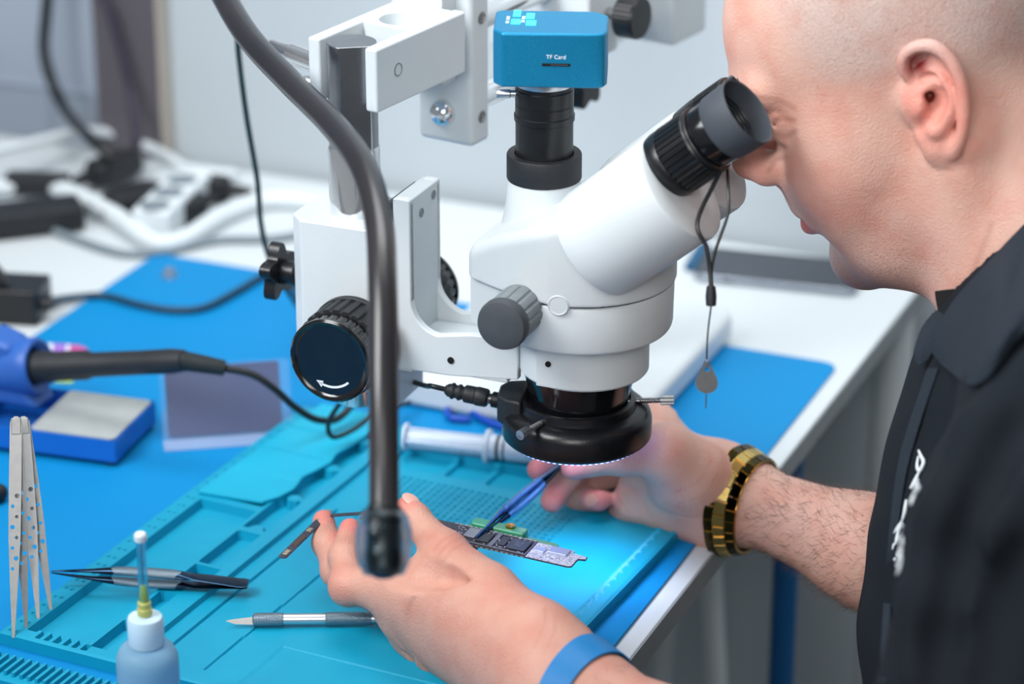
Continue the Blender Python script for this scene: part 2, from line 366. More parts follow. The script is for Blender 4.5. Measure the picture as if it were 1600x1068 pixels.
# ---- implicit surfaces
class Field:
    def __init__(s, lo, hi, h):
        s.h = h; s.lo = np.array(lo, float); s.n = (np.ceil((np.array(hi)-s.lo)/h)).astype(int)+1
        s.f = np.full(tuple(s.n), 1e3, np.float32); s.k = .003
        s.ax = [s.lo[i]+h*np.arange(s.n[i]) for i in range(3)]
    def _sub(s, lo, hi):
        a = np.clip(np.floor((np.array(lo)-s.lo)/s.h).astype(int), 0, s.n-1); b = np.clip(np.ceil((np.array(hi)-s.lo)/s.h).astype(int)+1, 1, s.n)
        if np.any(b <= a): return None, None
        sl = tuple(slice(a[i], b[i]) for i in range(3))
        X, Y, Z = np.meshgrid(s.ax[0][sl[0]], s.ax[1][sl[1]], s.ax[2][sl[2]], indexing='ij')
        return sl, (X, Y, Z)
    def comb(s, sl, d, k, op):
        f = s.f[sl]
        if op == 'add':
            if k > 0:
                hh = np.maximum(k-np.abs(f-d), 0)/k; s.f[sl] = np.minimum(f, d)-hh*hh*k*.25
            else: s.f[sl] = np.minimum(f, d)
        else:
            if k > 0:
                hh = np.maximum(k-np.abs(f+d), 0)/k; s.f[sl] = np.maximum(f, -d)+hh*hh*k*.25
            else: s.f[sl] = np.maximum(f, -d)
    def ell(s, c, r, k=None, ax=None, op='add'):
        k = s.k if k is None else k; c = np.array(c, float); r = np.array(r, float)*np.ones(3); m = r.max()+k+2*s.h
        sl, g = s._sub(c-m, c+m)
        if sl is None: return
        q = [g[i]-c[i] for i in range(3)]
        if ax is not None: q = [q[0]*a[0]+q[1]*a[1]+q[2]*a[2] for a in ax]
        k0 = np.sqrt(sum((q[i]/r[i])**2 for i in range(3))); k1 = np.sqrt(sum((q[i]/r[i]**2)**2 for i in range(3)))
        d = k0*(k0-1)/np.maximum(k1, 1e-9); d = np.where(k0 < .05, -r.min(), d)
        s.comb(sl, d.astype(np.float32), k, op)
    def cap(s, a, b, ra, rb=None, k=None, op='add', flat=None):   # flat=(dir, factor): squashed section
        k = s.k if k is None else k; rb = ra if rb is None else rb
        a = np.array(a, float); b = np.array(b, float); m = max(ra, rb)*(1.6 if flat else 1)+k+2*s.h
        sl, g = s._sub(np.minimum(a, b)-m, np.maximum(a, b)+m)
        if sl is None: return
        ba = b-a; L2 = max(float(ba@ba), 1e-12)
        q = [g[i]-a[i] for i in range(3)]
        t = np.clip((q[0]*ba[0]+q[1]*ba[1]+q[2]*ba[2])/L2, 0, 1)
        w = [q[i]-t*ba[i] for i in range(3)]
        if flat:
            n = np.array(flat[0], float); n /= np.linalg.norm(n); e = w[0]*n[0]+w[1]*n[1]+w[2]*n[2]
            w = [w[i]+e*n[i]*(1/flat[1]-1) for i in range(3)]
        d = np.sqrt(w[0]**2+w[1]**2+w[2]**2)-(ra+(rb-ra)*t)
        s.comb(sl, d.astype(np.float32), k, op)
    def chain(s, pts, rs, k=None, **kw):
        for i in range(len(pts)-1): s.cap(pts[i], pts[i+1], rs[i], rs[i+1], k, **kw)
    def half(s, p, n, op='cut'):     # keep the side where (x-p).n < 0
        n = np.array(n, float); n /= np.linalg.norm(n); p = np.array(p, float)
        X, Y, Z = np.meshgrid(*s.ax, indexing='ij')
        d = (X-p[0])*n[0]+(Y-p[1])*n[1]+(Z-p[2])*n[2]; s.f = np.maximum(s.f, d.astype(np.float32))
    def func(s, lo, hi, fn, k=0, op='add'):
        sl, g = s._sub(lo, hi)
        if sl is None: return
        s.comb(sl, fn(*g).astype(np.float32), k, op)
    def mesh(s, name, relax=0):
        f = s.f; ins = f < 0; n = f.shape
        base = np.zeros((n[0]-1, n[1]-1, n[2]-1), np.int8)
        for dx in (0, 1):
            for dy in (0, 1):
                for dz in (0, 1): base += ins[dx:n[0]-1+dx, dy:n[1]-1+dy, dz:n[2]-1+dz]
        act = (base > 0) & (base < 8); I = np.argwhere(act); N = len(I)
        vid = np.full(act.shape, -1, np.int64); vid[tuple(I.T)] = np.arange(N)
        acc = np.zeros((N, 3)); cnt = np.zeros(N)
        C = [(a, b, c) for a in (0, 1) for b in (0, 1) for c in (0, 1)]
        for p in C:
            for ax in range(3):
                if p[ax]: continue
                q = list(p); q[ax] = 1
                fa = f[I[:, 0]+p[0], I[:, 1]+p[1], I[:, 2]+p[2]]; fb = f[I[:, 0]+q[0], I[:, 1]+q[1], I[:, 2]+q[2]]
                m = (fa < 0) != (fb < 0); t = np.where(m, fa/np.where(fa == fb, 1, fa-fb), 0)
                pt = np.tile(np.array(p, float), (N, 1)); pt[:, ax] = t
                acc[m] += pt[m]; cnt[m] += 1
        vs = s.lo+s.h*(I+acc/cnt[:, None])
        quads = []
        for ax in range(3):
            o1, o2 = [(1, 2), (2, 0), (0, 1)][ax]
            sl0 = [slice(None)]*3; sl1 = [slice(None)]*3; sl0[ax] = slice(0, -1); sl1[ax] = slice(1, None)
            sgn = ins[tuple(sl0)] != ins[tuple(sl1)]
            E_ = np.argwhere(sgn)
            m = (E_[:, o1] > 0) & (E_[:, o2] > 0) & (E_[:, o1] < n[o1]-1) & (E_[:, o2] < n[o2]-1); E_ = E_[m]
            if not len(E_): continue
            def at(d1, d2):
                e = E_.copy(); e[:, o1] -= d1; e[:, o2] -= d2; return vid[e[:, 0], e[:, 1], e[:, 2]]
            q = np.stack([at(1, 1), at(0, 1), at(0, 0), at(1, 0)], -1)
            fl = ~ins[E_[:, 0], E_[:, 1], E_[:, 2]]; q[fl] = q[fl][:, ::-1]
            quads.append(q)
        Q = np.vstack(quads)
        me = bpy.data.meshes.new(name)
        me.vertices.add(N); me.vertices.foreach_set('co', vs.astype(np.float32).ravel())
        me.loops.add(Q.size); me.loops.foreach_set('vertex_index', Q.astype(np.int32).ravel())
        me.polygons.add(len(Q)); me.polygons.foreach_set('loop_start', np.arange(0, Q.size, 4, dtype=np.int32)); me.polygons.foreach_set('loop_total', np.full(len(Q), 4, np.int32))
        me.update(calc_edges=True); me.validate()
        return me, vs

EY = radians(40)
ED = UD*cos(EY)+ZD*sin(EY)                    # direction of the eyepieces
EN = ZD*cos(EY)-UD*sin(EY)
# upper cast body
lo = [OX-.11, OY-.11, .196]; hi = [OX+.11, OY+.12, .278]
F = Field(lo, hi, .0011)
def stadium(X, Y, Z):
    u = (X-OX)*CA-(Y-OY)*SA; v = (X-OX)*SA+(Y-OY)*CA
    # plan: round at the right, tapering to a blunt nose at the left
    u = u-.004
    w = np.interp(np.clip(u, -.07, 0), [-.063, -.040, -.02, 0], [.033, .044, .0515, .0565])
    dr = np.where(u > 0, np.hypot(u, v)-.0565, np.abs(v)-w)
    dl = -.0625-u
    r_ = .007
    a = dr+r_; b = dl+r_
    d2 = np.minimum(np.maximum(a, b), 0)+np.hypot(np.maximum(a, 0), np.maximum(b, 0))-r_
    top = np.interp(u, [-.07, -.062, -.040, -.015, .004, .030, .058], [.2270, .2290, .2435, .2560, .2640, .2670, .2440])
    top = top - np.clip((np.abs(v)-.022), 0, 1)*.13
    dzt = (Z-top)*.8; dzb = .2095-Z
    a = dzt+.006; b = d2+.006
    q = np.minimum(np.maximum(a, b), 0)+np.hypot(np.maximum(a, 0), np.maximum(b, 0))-.006
    return np.maximum(q, dzb)
F.func(lo, hi, stadium)
body, _ = F.mesh('upper_body')
body.materials.append(M['cast']); finish('upper_body', body, sc, 0, 50)
# trinocular port
T0 = S(-.0215, 0, 0)
mb = MB(); mb.lathe([(.0262, .236), (.0245, .243), (.0228, .252), (.0216, .266), (.0209, .2668), (.012, .2668)], T0, ZD, 64); mb.build('camera_port', M['cast'], sc)
mb = MB(); mb.lathe([(.0205, .2668), (.0222, .2668), (.0225, .2675), (.0225, .2815), (.0220, .2825), (.0178, .2825), (.0176, .279)], T0, ZD, 64)
mb.build('locking_collar', M['blackm'], sc)
pr = [(.0172, .278), (.0172, .3030), (.0180, .3035), (.0181, .3068), (.0174, .3074), (.0174, .3130), (.0171, .3132), (.0171, .3136), (.0174, .3140), (.0174, .3225), (.0168, .3232), (.0168, .3250)]
mb = MB(); mb.lathe(pr, T0, ZD, 64); mb.build('camera_tube', M['black'], sc)
mb = MB(); mb.lathe([(.0158, .325), (.0172, .3255), (.0176, .3268), (.0176, .3292), (.016, .3298)], T0, ZD, 64); mb.build('camera_mount_ring', M['alu'], sc)
mb = MB(); a = T0+V((-.0170, -.002, .3198)); mb.cyl(a, a+V((-.0035, 0, 0)), .0022); mb.lathe([(.0022, .003), (.0026, .0035), (.0026, .0105), (.0022, .0112)], a, V((-1, 0, 0)), 20)
mb.build('thumb_screw', M['alu'], sc)
mb = MB()
mb.cyl(P(921, 367, 1.657), P(921, 367, 1.660)-V((0, .0036, 0)), .0014, seg=14)
mb.build('grub_screw', M['castg'], sc)
# eyepiece housings + eyepieces (one assembly per eye)
def eye(vc, hl):
    B = S(.0225, vc, .2405)+ED*.0207
    hs = MB(); hs.lathe([(.026, -.020), (.0325, -.019), (.0340, -.012), (.0345, hl-.0032), (.0340, hl-.0012), (.0318, hl), (.020, hl)], B, ED, 72)
    h = hs.build('eyepiece_housing', M['cast'], sc, smooth=40)
    # skirt that dips from the housing to the tube seat
    E0 = B+ED*.0532+EN*.0140
    m = MB(); m.lathe([(.0195, hl-.0562), (.0206, .0005), (.0206, .0045), (.0200, .006), (.0192, .0062)], E0, ED, 56); m.build('eyepiece_flange', M['black'], h)
    m = MB(); m.gear(E0, ED, .0208, .0062, .0255, 34, .0009); m.lathe([(.0200, .0055), (.0208, .0066)], E0, ED, 56); m.lathe([(.0206, .0255), (.0200, .0268), (.0182, .0272)], E0, ED, 56)
    m.build('diopter_ring', M['black'], h)
    m = MB(); m.lathe([(.0190, .0268), (.0190, .0292), (.0184, .0294), (.0184, .0310), (.0190, .0312), (.0190, .0400), (.0186, .0410)], E0, ED, 56); m.build('eyepiece_barrel', M['blackgl'], h)
    m = MB(); m.lathe([(.0193, .0395), (.0200, .0405), (.0206, .048), (.0209, .0585), (.0205, .0592), (.0196, .0585), (.0190, .0500), (.0186, .0460), (.0150, .0450), (.0146, .0438), (.0118, .0430), (.0114, .0416), (.001, .0416)], E0, ED, 56)
    m.build('eyecup', M['rubber'], h)
    m = MB()
    for k, rr in enumerate((.0178, .0160, .0140, .0122)): m.torus(E0+ED*(.0472-k*.0012), ED, rr, .0005, 48, 6)
    m.build('baffle_rings', M['black'], h)
    m = MB(); m.lathe([(.0105, .0418), (.008, .0432), (.004, .0439), (.0004, .0441)], E0, ED, 40); m.build('lens', M['blackgl'], h)
    return E0
E0 = eye(-.0335, .0512); eye(.0320, .043)
# zoom knobs either side
def zknob(sgn):
    c = S(-.0145, sgn*.036, .2035); D = VD*sgn
    m = MB(); m.gear(c, D, .0150, .018, .0385, 14, .0009, 8, .7); m.lathe([(.0150, .0165), (.0147, .018)], c, D, 40); m.cyl(c, c+D*.017, .009)
    k = m.build('zoom_knob', M['knobl'], sc, bevel=.0005)
    m = MB(); m.lathe([(.0140, .0385), (.0150, .0392), (.0156, .0405), (.0156, .0440), (.0146, .0468), (.0110, .0482), (.004, .0487), (.0002, .0488)], c, D, 48); m.build('knob_cap', M['knobg'], k)
zknob(-1); zknob(1)
mb = MB(); c = P(867, 463, 1.668); n = (c-S(0, 0, c.z)); n.z = 0; n.normalize()
c = S(.004, 0, .2105)+n*.0552
mb.lathe([(.0066, 0), (.0066, .0012), (.0058, .0020), (.0052, .0016), (.0002, .0018)], c, n, 32); mb.build('cover_cap', M['cast'], sc)
# lower objective: holder seat, black cone
mb = MB(); mb.lathe([(.0370, .1700), (.0370, .1780)], S(.004, 0, 0), ZD, 64); mb.build('mounting_seat', M['castg'], sc)
mb = MB(); mb.lathe([(.0345, .1500), (.0342, .1460), (.0300, .1260), (.0295, .1220), (.0225, .1215), (.0225, .1240)], S(.0025, 0, 0), ZD, 72); mb.build('objective_cone', M['blackgl'], sc)
mb = MB(); mb.lathe([(.0224, .1230), (.012, .1222), (.0002, .1220)], S(.0025, 0, 0), ZD, 48); mb.build('objective_lens', M['blackgl'], sc)

# ------------------------------------------------------------------ ring light
rl = thing('ring_light', 'round black ring lamp clamped under the microscope lens with three screws', 'lamp')
RC = S(.001, 0, 0)
RK = .925; RZ = .0045
pr = [(r*RK, h+RZ) for r, h in [(.0340, .0975), (.0478, .0975), (.0497, .0990), (.0500, .1010), (.0500, .1100), (.0490, .1135), (.0462, .1162), (.0425, .1174), (.0398, .1180), (.0392, .1200), (.0390, .1228), (.0378, .1236), (.0358, .1236), (.0352, .1225), (.0345, .1140), (.0338, .1080)]]
mb = MB(); X, Y, Z = frame_from(ZD); seg = 96
mb.rings([[RC+ZD*h+V((r*cos(2*pi*j/seg), r*sin(2*pi*j/seg), 0)) for j in range(seg)] for r, h in pr], closed=True)
mb.build('lamp_housing', mat('black_satin', (14, 15, 18), .3, noise=(90, (24, 26, 30), .5), bump=(600, .1)), rl, smooth=50)
D = (UD*-.93+VD*-.25).normalized(); Pd = ZD.cross(D)
mb = MB(); mb.prism([(.036, -.016), (.0485, -.0135), (.0525, -.006), (.0525, .010), (.046, .017), (.036, .020)], RC-D*.004+ZD*.1115, D, Pd, ZD, .0185)
mb.build('socket_block', M['blackm'], rl, bevel=.0022, bseg=3)
mb = MB(); 
for j in range(72):
    a = 2*pi*j/72
    for rr in (.0345, .038, .0415):
        c = RC+V((rr*cos(a+rr*40), rr*sin(a+rr*40), .0966+RZ)); mb.lathe([(.0012, .0004), (.0012, -.0002), (.0008, -.0006)], c, -ZD, 6)
mb.build('led_ring', M['led'], rl)
for k, (px, py, d) in enumerate(((826, 660, 1), (1016, 645, 1), (930, 600, 1))):
    ang = [atan2(-.75, -.55), atan2(.06, 1.), atan2(.95, -.1)][k]
    dv = V((cos(ang), sin(ang), 0))
    a = RC+dv*.0310+ZD*.1235
    m = MB(); m.cyl(a, a+dv*.021, .0016, seg=14)
    for q in range(9): m.torus(a+dv*(.008+q*.0014), dv, .0016, .0003, 14, 5)
    t = m.build('clamp_screw', M['steel'], rl)
    m = MB(); m.gear(a, dv, .0031, .0205, .0285, 16, .0003, 4); m.lathe([(.0022, .0285), (.0004, .029)], a, dv, 16); m.build('screw_head', M['alu'], t)
# plug and lead
pg0 = S(-.051, -.0135, .1225)
pd = (P(706, 615, 1.75)-P(778, 630, 1.745)).normalized(); A0 = RC+D*.048+ZD*.1225+Pd*.002
cabt = thing('ring_light_cable', 'thin black lead with barrel plug feeding the ring lamp', 'cable')
mb = MB(); mb.lathe([(.0046, 0), (.0050, .0005), (.0050, .0042), (.0044, .0046)], A0, pd, 24); mb.build('socket_nut', M['black'], cabt)
mb = MB(); mb.lathe([(.0030, .004), (.0032, .0045), (.0032, .0068), (.003, .007)], A0, pd, 24)
for q in range(3): mb.torus(A0+pd*(.0050+q*.0008), pd, .0032, .0003, 20, 6)
mb.build('plug_ferrule', M['steel'], cabt)
pr = [(.0040, .007), (.0047, .008), (.0049, .014), (.0044, .0152)]+[((.0044 if i % 2 else .0047), .0156+i*.0007) for i in range(8)]+[(.0046, .0215), (.0040, .0222)]
pr += [((.0042 if (i//2) % 2 else .0034), .0225+i*.0011) for i in range(10)]+[(.0022, .0345)]
pr = [(r*1.22, h) for r, h in pr]; mb = MB(); mb.lathe(pr, A0, pd, 28); mb.build('barrel_plug', M['blackm'], cabt, smooth=60)
q0 = A0+pd*.034
mb = MB(); mb.tube(spline([q0, q0+pd*.010+V((0, 0, .0003)), P(668, 603, 1.78), P(645, 596, 1.80), P(625, 585, 1.83), P(585, 586, 1.87), P(548, 612, 1.91), P(515, 655, 1.93), P(519, 682, 1.94), P(550, 672, 1.95), P(590, 645, 1.97), P(640, 628, 2.02)], 8), .0017, 10)
mb.build('lead', M['cable'], cabt)

# ------------------------------------------------------------------ focus carrier (holds the head on the chrome post)
fc = thing('focusing_arm', 'white focusing arm with big black ribbed knobs gripping the chrome post', 'focusing arm')
# holder ring
mb = MB()
seg = 96; pr = [(.0350, .1482), (.0385, .1482), (.0395, .1495), (.0397, .1745), (.0392, .1757), (.0350, .1757)]
mb.rings([[S(.0055, 0, h)+V((r*cos(2*pi*j/seg), r*sin(2*pi*j/seg), 0)) for j in range(seg)] for r, h in pr], closed=True)
mb.build('holder_ring', M['cast'], fc)
mb = MB(); c = S(-.004, -.0380, .1615); mb.box(c, (.0125, .0030, .0255), UD, VD, ZD); n = -VD
mb.build('ring_pad', M['cast'], fc, bevel=.0008)
mb = MB()
c = S(-.002, -.0396, .1645); mb.lathe([(.0018, 0), (.0018, .0009), (.0009, .0010)], c, -VD, 16)
mb.build('set_screw', M['dark'], fc); mb = MB(); c = S(-.0735, -.0226, .148); mb.lathe([(.0022, 0), (.0022, .0007), (.001, .0009)], c, -VD, 16); mb.build('set_screw', M['dark'], fc)
def arc(cx, cy, r, a0, a1, n=10): return [(cx+r*cos(radians(a0+(a1-a0)*k/n)), cy+r*sin(radians(a0+(a1-a0)*k/n))) for k in range(n+1)]
# L profile in (u,z): plate, fillet, arm
poly = [(-.1115, .136), (-.1115, .2455), (-.1090, .2485)]+[(-.1020, .2485), (-.1000, .2465), (-.1000, .183)]
poly += arc(-.0800, .1825, .0200, 180, 262, 8)+[(-.060, .1670), (-.029, .1690)]+[(-.029, .1420), (-.075, .1370)]
mb = MB(); SP(0, 0, -.0225, .006, poly, mb); SP(0, 0, .0165, .006, poly, mb)
mb.build('bracket_wall', M['cast'], fc, bevel=.0012)
mb = MB(); mb.sbox(-.1115, -.1000, -.0224, .0224, .135, .2480); mb.build('bracket_plate', M['castg'], fc, bevel=.001)
mb = MB(); mb.sbox(-.1110, -.036, -.0222, .0222, .1385, .156); mb.build('bracket_floor', M['castg'], fc, bevel=.001)
mb = MB()
for (v, z) in ((.012, .2405), (-.006, .2350)): mb = MB(); mb.lathe([(.0029, 0), (.0029, .0005), (.0023, .0006), (.0021, .0001)], S(-.0999, v, z), UD, 20); mb.build('plate_hole', M['knobl'], fc)
# body block on the post
pl = [(-.182, -.018), (-.182, .022), (-.172, .032), (-.122, .032), (-.118, .028), (-.118, -.028), (-.172, -.028)]
mb = MB(); mb.prism(pl, S(0, 0, .1185), UD, VD, ZD, .1085); mb.build('carrier_block', M['cast'], fc, bevel=.0012)
mb = MB(); mb.sbox(-.118, -.1126, -.019, .021, .108, .2335); mb.build('slide_rail', M['castg'], fc, bevel=.0006)
mb = MB(); mb.sbox(-.1175, -.1118, -.017, .022, .2335, .2435); mb.sbox(-.119, -.1125, -.019, -.014, .231, .2385); mb.build('slide_stop', M['black'], fc, bevel=.0006)
mb = MB(); mb.sbox(-.1165, -.1130, -.015, -.009, .2275, .2335); mb.build('slide_spring', M['steel'], fc)
# focus knobs
def fknob(sgn):
    c = S(-.1345, sgn*.0290, .1545); Dk = VD*sgn
    m = MB(); m.cyl(c-Dk*.001, c+Dk*.004, .020, .020, 48); m.gear(c, Dk, .0285, .003, .024, 26, .0014, 6, .62); m.lathe([(.0288, .001), (.0294, .002), (.0294, .0048), (.0286, .0055)], c, Dk, 64)
    k = m.build('focus_knob', M['knobg'] if 0 else M['blackm'], fc, bevel=.0003)
    m = MB(); m.gear(c, Dk, .0262, .024, .0345, 26, .0008, 6, .62); m.lathe([(.0262, .0345), (.0270, .0352), (.0270, .0370), (.0255, .0385), (.0235, .0378), (.0225, .0368), (.0002, .0366)], c, Dk, 72)
    m.build('knob_rim', M['blackgl'], k, smooth=40)
    if sgn < 0:
        m = MB(); q = c+Dk*.0368; Xk = UD
        for i in range(9):
            a0 = radians(-118+i*8); a1 = radians(-118+(i+1)*8)
            w = .0006
            if i == 0: tri = [(.0195, a0+.16), (.0150, a0+.16), (.01725, a0-.1)]
            for (ra, rb) in ((.0166, .0180),):
                vs = [q+Xk*(r*cos(a))+ZD*(r*sin(a)) for r, a in ((ra, a0), (rb, a0), (rb, a1), (ra, a1))]
                m.add([p for p in vs]+[p+Dk*.0001 for p in vs], [(0, 1, 2, 3), (4, 7, 6, 5)])
        vs = [q+Xk*(r*cos(a))+ZD*(r*sin(a)) for r, a in tri]; m.add(vs+[p+Dk*.0001 for p in vs], [(0, 1, 2), (3, 5, 4)])
        m.build('arrow_mark', M['silver_ink'], k)
fknob(-1); fknob(1)
# star clamp knob on the left
m = MB(); c = S(-.182, -.002, .1795); Dk = -UD
m.cyl(c-Dk*.004, c+Dk*.007, .0042, seg=20)
for i in range(5): m.torus(c+Dk*(.001+i*.0014), Dk, .0042, .0005, 20, 6)
m.build('clamp_bolt', M['steel'], fc)
m = MB(); m.lathe([(.0070, .0060), (.0078, .0066), (.0080, .0170), (.0076, .0180)], c, Dk, 36)
X, Y, Z = frame_from(Dk, VD); pts = []
for j in range(60):
    a = 2*pi*j/60; r = .0155+.0036*cos(5*(a+.3)); pts.append((r*cos(a), r*sin(a)))
m.prism(pts, c+Dk*.0165, X, Y, Dk, .0078); m.build('star_knob', M['black'], fc, bevel=.0012, bseg=3)

# ------------------------------------------------------------------ chrome post
po = thing('chrome_post', 'vertical chrome post with a flattened front holding the white focusing arm', 'post')
PC = S(-.1475, 0, 0)
mb = MB(); mb.lathe([(.0150, .100), (.0160, .102), (.0160, .268), (.0154, .2705)], PC, ZD, 64); mb.build('post_shaft', M['chrome'], po)
cut = []
for j in range(48):
    a = 2*pi*j/48; x = .0152*cos(a); y = .0152*sin(a); x = min(x, .0118); cut.append((x, y))
n = (UD*.55-VD*.84).normalized(); t = ZD.cross(n)
mb = MB(); mb.prism(cut, PC+ZD*.270, n, t, ZD, .066); mb.build('post_flat', M['steel'], po, bevel=.0005)
mb = MB(); mb.torus(PC+ZD*.226, ZD, .0166, .0010, 56, 8); mb.build('post_collar', M['steel'], po)

# ------------------------------------------------------------------ boom stand
bs = thing('boom_stand', 'white boom stand with twin chrome rails, end blocks and a heavy white base slab', 'microscope stand')
RY = radians(32.5); RD = V((sin(RY), cos(RY), 0)); RQ = V((cos(RY), -sin(RY), 0))
def RL(t, q, z): 
    p = PC+RD*t+RQ*q; return V((p.x, p.y, z))
def rbox(m, t0, t1, q0, q1, z0, z1): m.box(RL((t0+t1)/2, (q0+q1)/2, (z0+z1)/2), (q1-q0, t1-t0, z1-z0), RQ, RD, ZD)
m = MB(); rbox(m, .1005, .122, -.0215, .0205, .242, .347); m.build('end_block', M['cast'], bs, bevel=.004, bseg=4)
m = MB(); rbox(m, .085, .1015, -.030, .0085, .285, .347); m.build('swivel_plate', M['cast'], bs, bevel=.0012)
m = MB(); rbox(m, .0965, .1052, .0030, .0120, .292, .300); m.build('swivel_lug', M['cast'], bs, bevel=.0008)
for q, z in ((.0206, .326), (.0206, .2605)):
    m = MB(); c = RL(.112, q-.0003, z); m.lathe([(.0040, 0), (.0040, .0008), (.0030, .0010), (.0026, .0002), (.0024, -.0005)], c, RQ, 24); m.lathe([(.0022, .0002), (.0022, .0009)], c, RQ, 6); m.build('socket_screw', M['castg'] if 0 else M['steelm'], bs)
m = MB(); c = RL(.101, -.0015, .2625); m.sphere(c, .0092, 32, 18, (1, 1, .98)); m.build('chrome_ball', M['chrome'], bs)
# fork clamp around the post
m = MB(); rbox(m, -.0105, .0865, .0165, .0255, .2975, .3375); m.build('clamp_jaw', M['cast'], bs, bevel=.0018, bseg=3)
m = MB(); rbox(m, -.0105, .0865, -.0255, -.0165, .2975, .3375); m.build('clamp_jaw', M['cast'], bs, bevel=.0018, bseg=3)
seg = 48
def ringplate(m, t, q, r, R0, z0, z1):
    pass
m = MB()
# bridge between the jaws with a round pocket
hole = [(.0135*cos(2*pi*j/40), .0135*sin(2*pi*j/40)) for j in range(40)]
def outer(a):   # square-ish outline point at angle a
    c, s = cos(a), sin(a); k = min(.0166/max(abs(c), 1e-6), (.032 if s > 0 else .0185)/max(abs(s), 1e-6)); return (c*k, s*k)
ou = [outer(2*pi*j/40) for j in range(40)]
rg = lambda pts, z: [RL(.052+y, x, z) for x, y in pts]
m.rings([rg(ou, .3000), rg(ou, .3370), rg(hole, .3370), rg(hole, .3250)], False, True); m.add(rg(ou, .3000), [tuple(range(40))])
m.build('clamp_bridge', M['cast'], bs, smooth=30)
m = MB(); c = RL(.012, .0255, .3195); m.lathe([(.0042, -.001), (.0042, .0003), (.0036, .0004), (.0034, -.0002), (.0002, -.0003)], c, RQ, 24); m.build('jaw_screw', M['steelm'], bs)
# tightening handle, chrome, going left
m = MB(); a = RL(.004, -.0255, .316); b = P(425, 72, 1.80)
m.cyl(a, a+(b-a).normalized()*.004, .0075); m.lathe([(.0055, .003), (.0068, .004), (.0068, .040), (.006, .0405), (.0045, .06), (.0045, .07)], a, b-a, 28)
m.build('clamp_handle', M['chrome'], bs); m = MB(); m.sphere(RL(-.004, -.031, .303), .0085, 24, 14, (1, 1, .8)); m.build('handle_boss', M['chrome'], bs)
# rails
for z in (.2620, .3160):
    m = MB(); m.tube([RL(.110, .0, z), RL(.40, .0, z)], .0085, 28); m.build('rail', M['chrome'], bs)
m = MB(); rbox(m, .222, .262, -.046, .034, .268, .365); mm = m.build('column_clamp', M['cast'], bs, bevel=.003, bseg=3)
m = MB(); rbox(m, .352, .40, -.026, .026, .245, .340); m.build('end_block', M['castg'], bs, bevel=.003, bseg=3)
m = MB(); rbox(m, .3517, .352, -.006, .002, .322, .330); m.build('block_label', M['steelm'], bs)
m = MB(); c = RL(.246, .034, .298); m.cyl(c, c+RQ*.013, .0040, seg=20); m.build('knob_stem', M['steel'], bs)
m = MB(); m.gear(c, RQ, .0145, .012, .0245, 36, .0003, 4); m.lathe([(.0143, .0115), (.0145, .012)], c, RQ, 48); m.lathe([(.0145, .0245), (.0135, .0262), (.0002, .0264)], c, RQ, 48)
m.build('round_knob', M['black'], bs)
CC = RL(.245, -.012, 0)
m = MB(); m.lathe([(.0155, .018), (.0155, .3645), (.0145, .366)], CC, ZD, 48); m.build('column', M['chrome'], bs)
m = MB(); m.lathe([(.026, .0225), (.026, .040), (.023, .043), (.0156, .043)], CC, ZD, 48); m.build('column_foot', M['cast'], bs)
m = MB(); c = CC+ZD*.247+V((.012, -.004, 0)); Dk = V((.88, -.47, 0)); m.cyl(c, c+Dk*.012, .004, seg=16); X, Y, Z = frame_from(Dk, ZD); pts = []
for j in range(60):
    a = 2*pi*j/60; r = .0175+.0035*cos(5*a); pts.append((r*cos(a), r*sin(a)))
m.prism(pts, c+Dk*.010, X, Y, Dk, .010); m.lathe([(.008, .002), (.009, .011)], c, Dk, 24); m.build('star_knob', M['black'], bs, bevel=.0012)
m = MB(); m.lathe([(.0158, .236), (.021, .237), (.021, .258), (.0158, .259)], CC, ZD, 40); m.build('safety_collar', M['black'], bs)
m = MB(); m.prism(rrect(-.222, -.032, .195, .410, .014, 8), S(0, 0, .0023), UD, VD, ZD, .0225); m.build('base_slab', M['cast'], bs, bevel=.006, bseg=4)

# ------------------------------------------------------------------ camera on top
cm = thing('microscope_camera', 'metallic blue box camera with a card slot mounted on top of the microscope', 'camera')
cy = radians(-3); CX = V((cos(cy), sin(cy), 0)); CY = V((-sin(cy), cos(cy), 0))
c0 = T0+CX*.0035+CY*.001
W2, D2 = .0335, .0235
ch = [(-W2+.006, -D2), (W2-.007, -D2), (W2-.0018, -D2+.0018), (W2, -D2+.007), (W2, D2-.008), (W2-.008, D2), (-W2+.003, D2), (-W2, D2-.003), (-W2+.0005, -D2+.0075)]
mb = MB(); mb.prism(ch, c0+ZD*.3298, CX, CY, ZD, .0330); mb.build('camera_body', M['camblue'], cm, bevel=.0016, bseg=3)
mb = MB(); mb.box(c0+CX*.004-CY*(D2+.0002)+ZD*.3441, (.0165, .0006, .0017), CX, CY, ZD); mb.build('card_slot', M['dark'], cm, bevel=.0007)
mb = MB(); mb.box(c0+CX*.006-CY*(D2+.0006)+ZD*.3442, (.010, .0005, .0005), CX, CY, ZD); mb.build('card_edge', M['steel'], cm)
def text(name, body, size, O, X, Y, matl, parent, extr=.0001):
    cu = bpy.data.curves.new(name, 'FONT'); cu.body = body; cu.size = size; cu.extrude = extr; cu.align_x = 'CENTER'; cu.align_y = 'CENTER'
    tmp = bpy.data.objects.new('tmp_text', cu); COL.objects.link(tmp)
    dg = bpy.context.evaluated_depsgraph_get(); dg.update()
    me = bpy.data.meshes.new_from_object(tmp.evaluated_get(dg)); bpy.data.objects.remove(tmp)
    Zt = X.cross(Y); R = Matrix((X, Y, Zt)).transposed().to_4x4(); R.translation = V(O); me.transform(R)
    me.materials.clear(); me.materials.append(matl)
    return finish(name, me, parent, 0, 0)
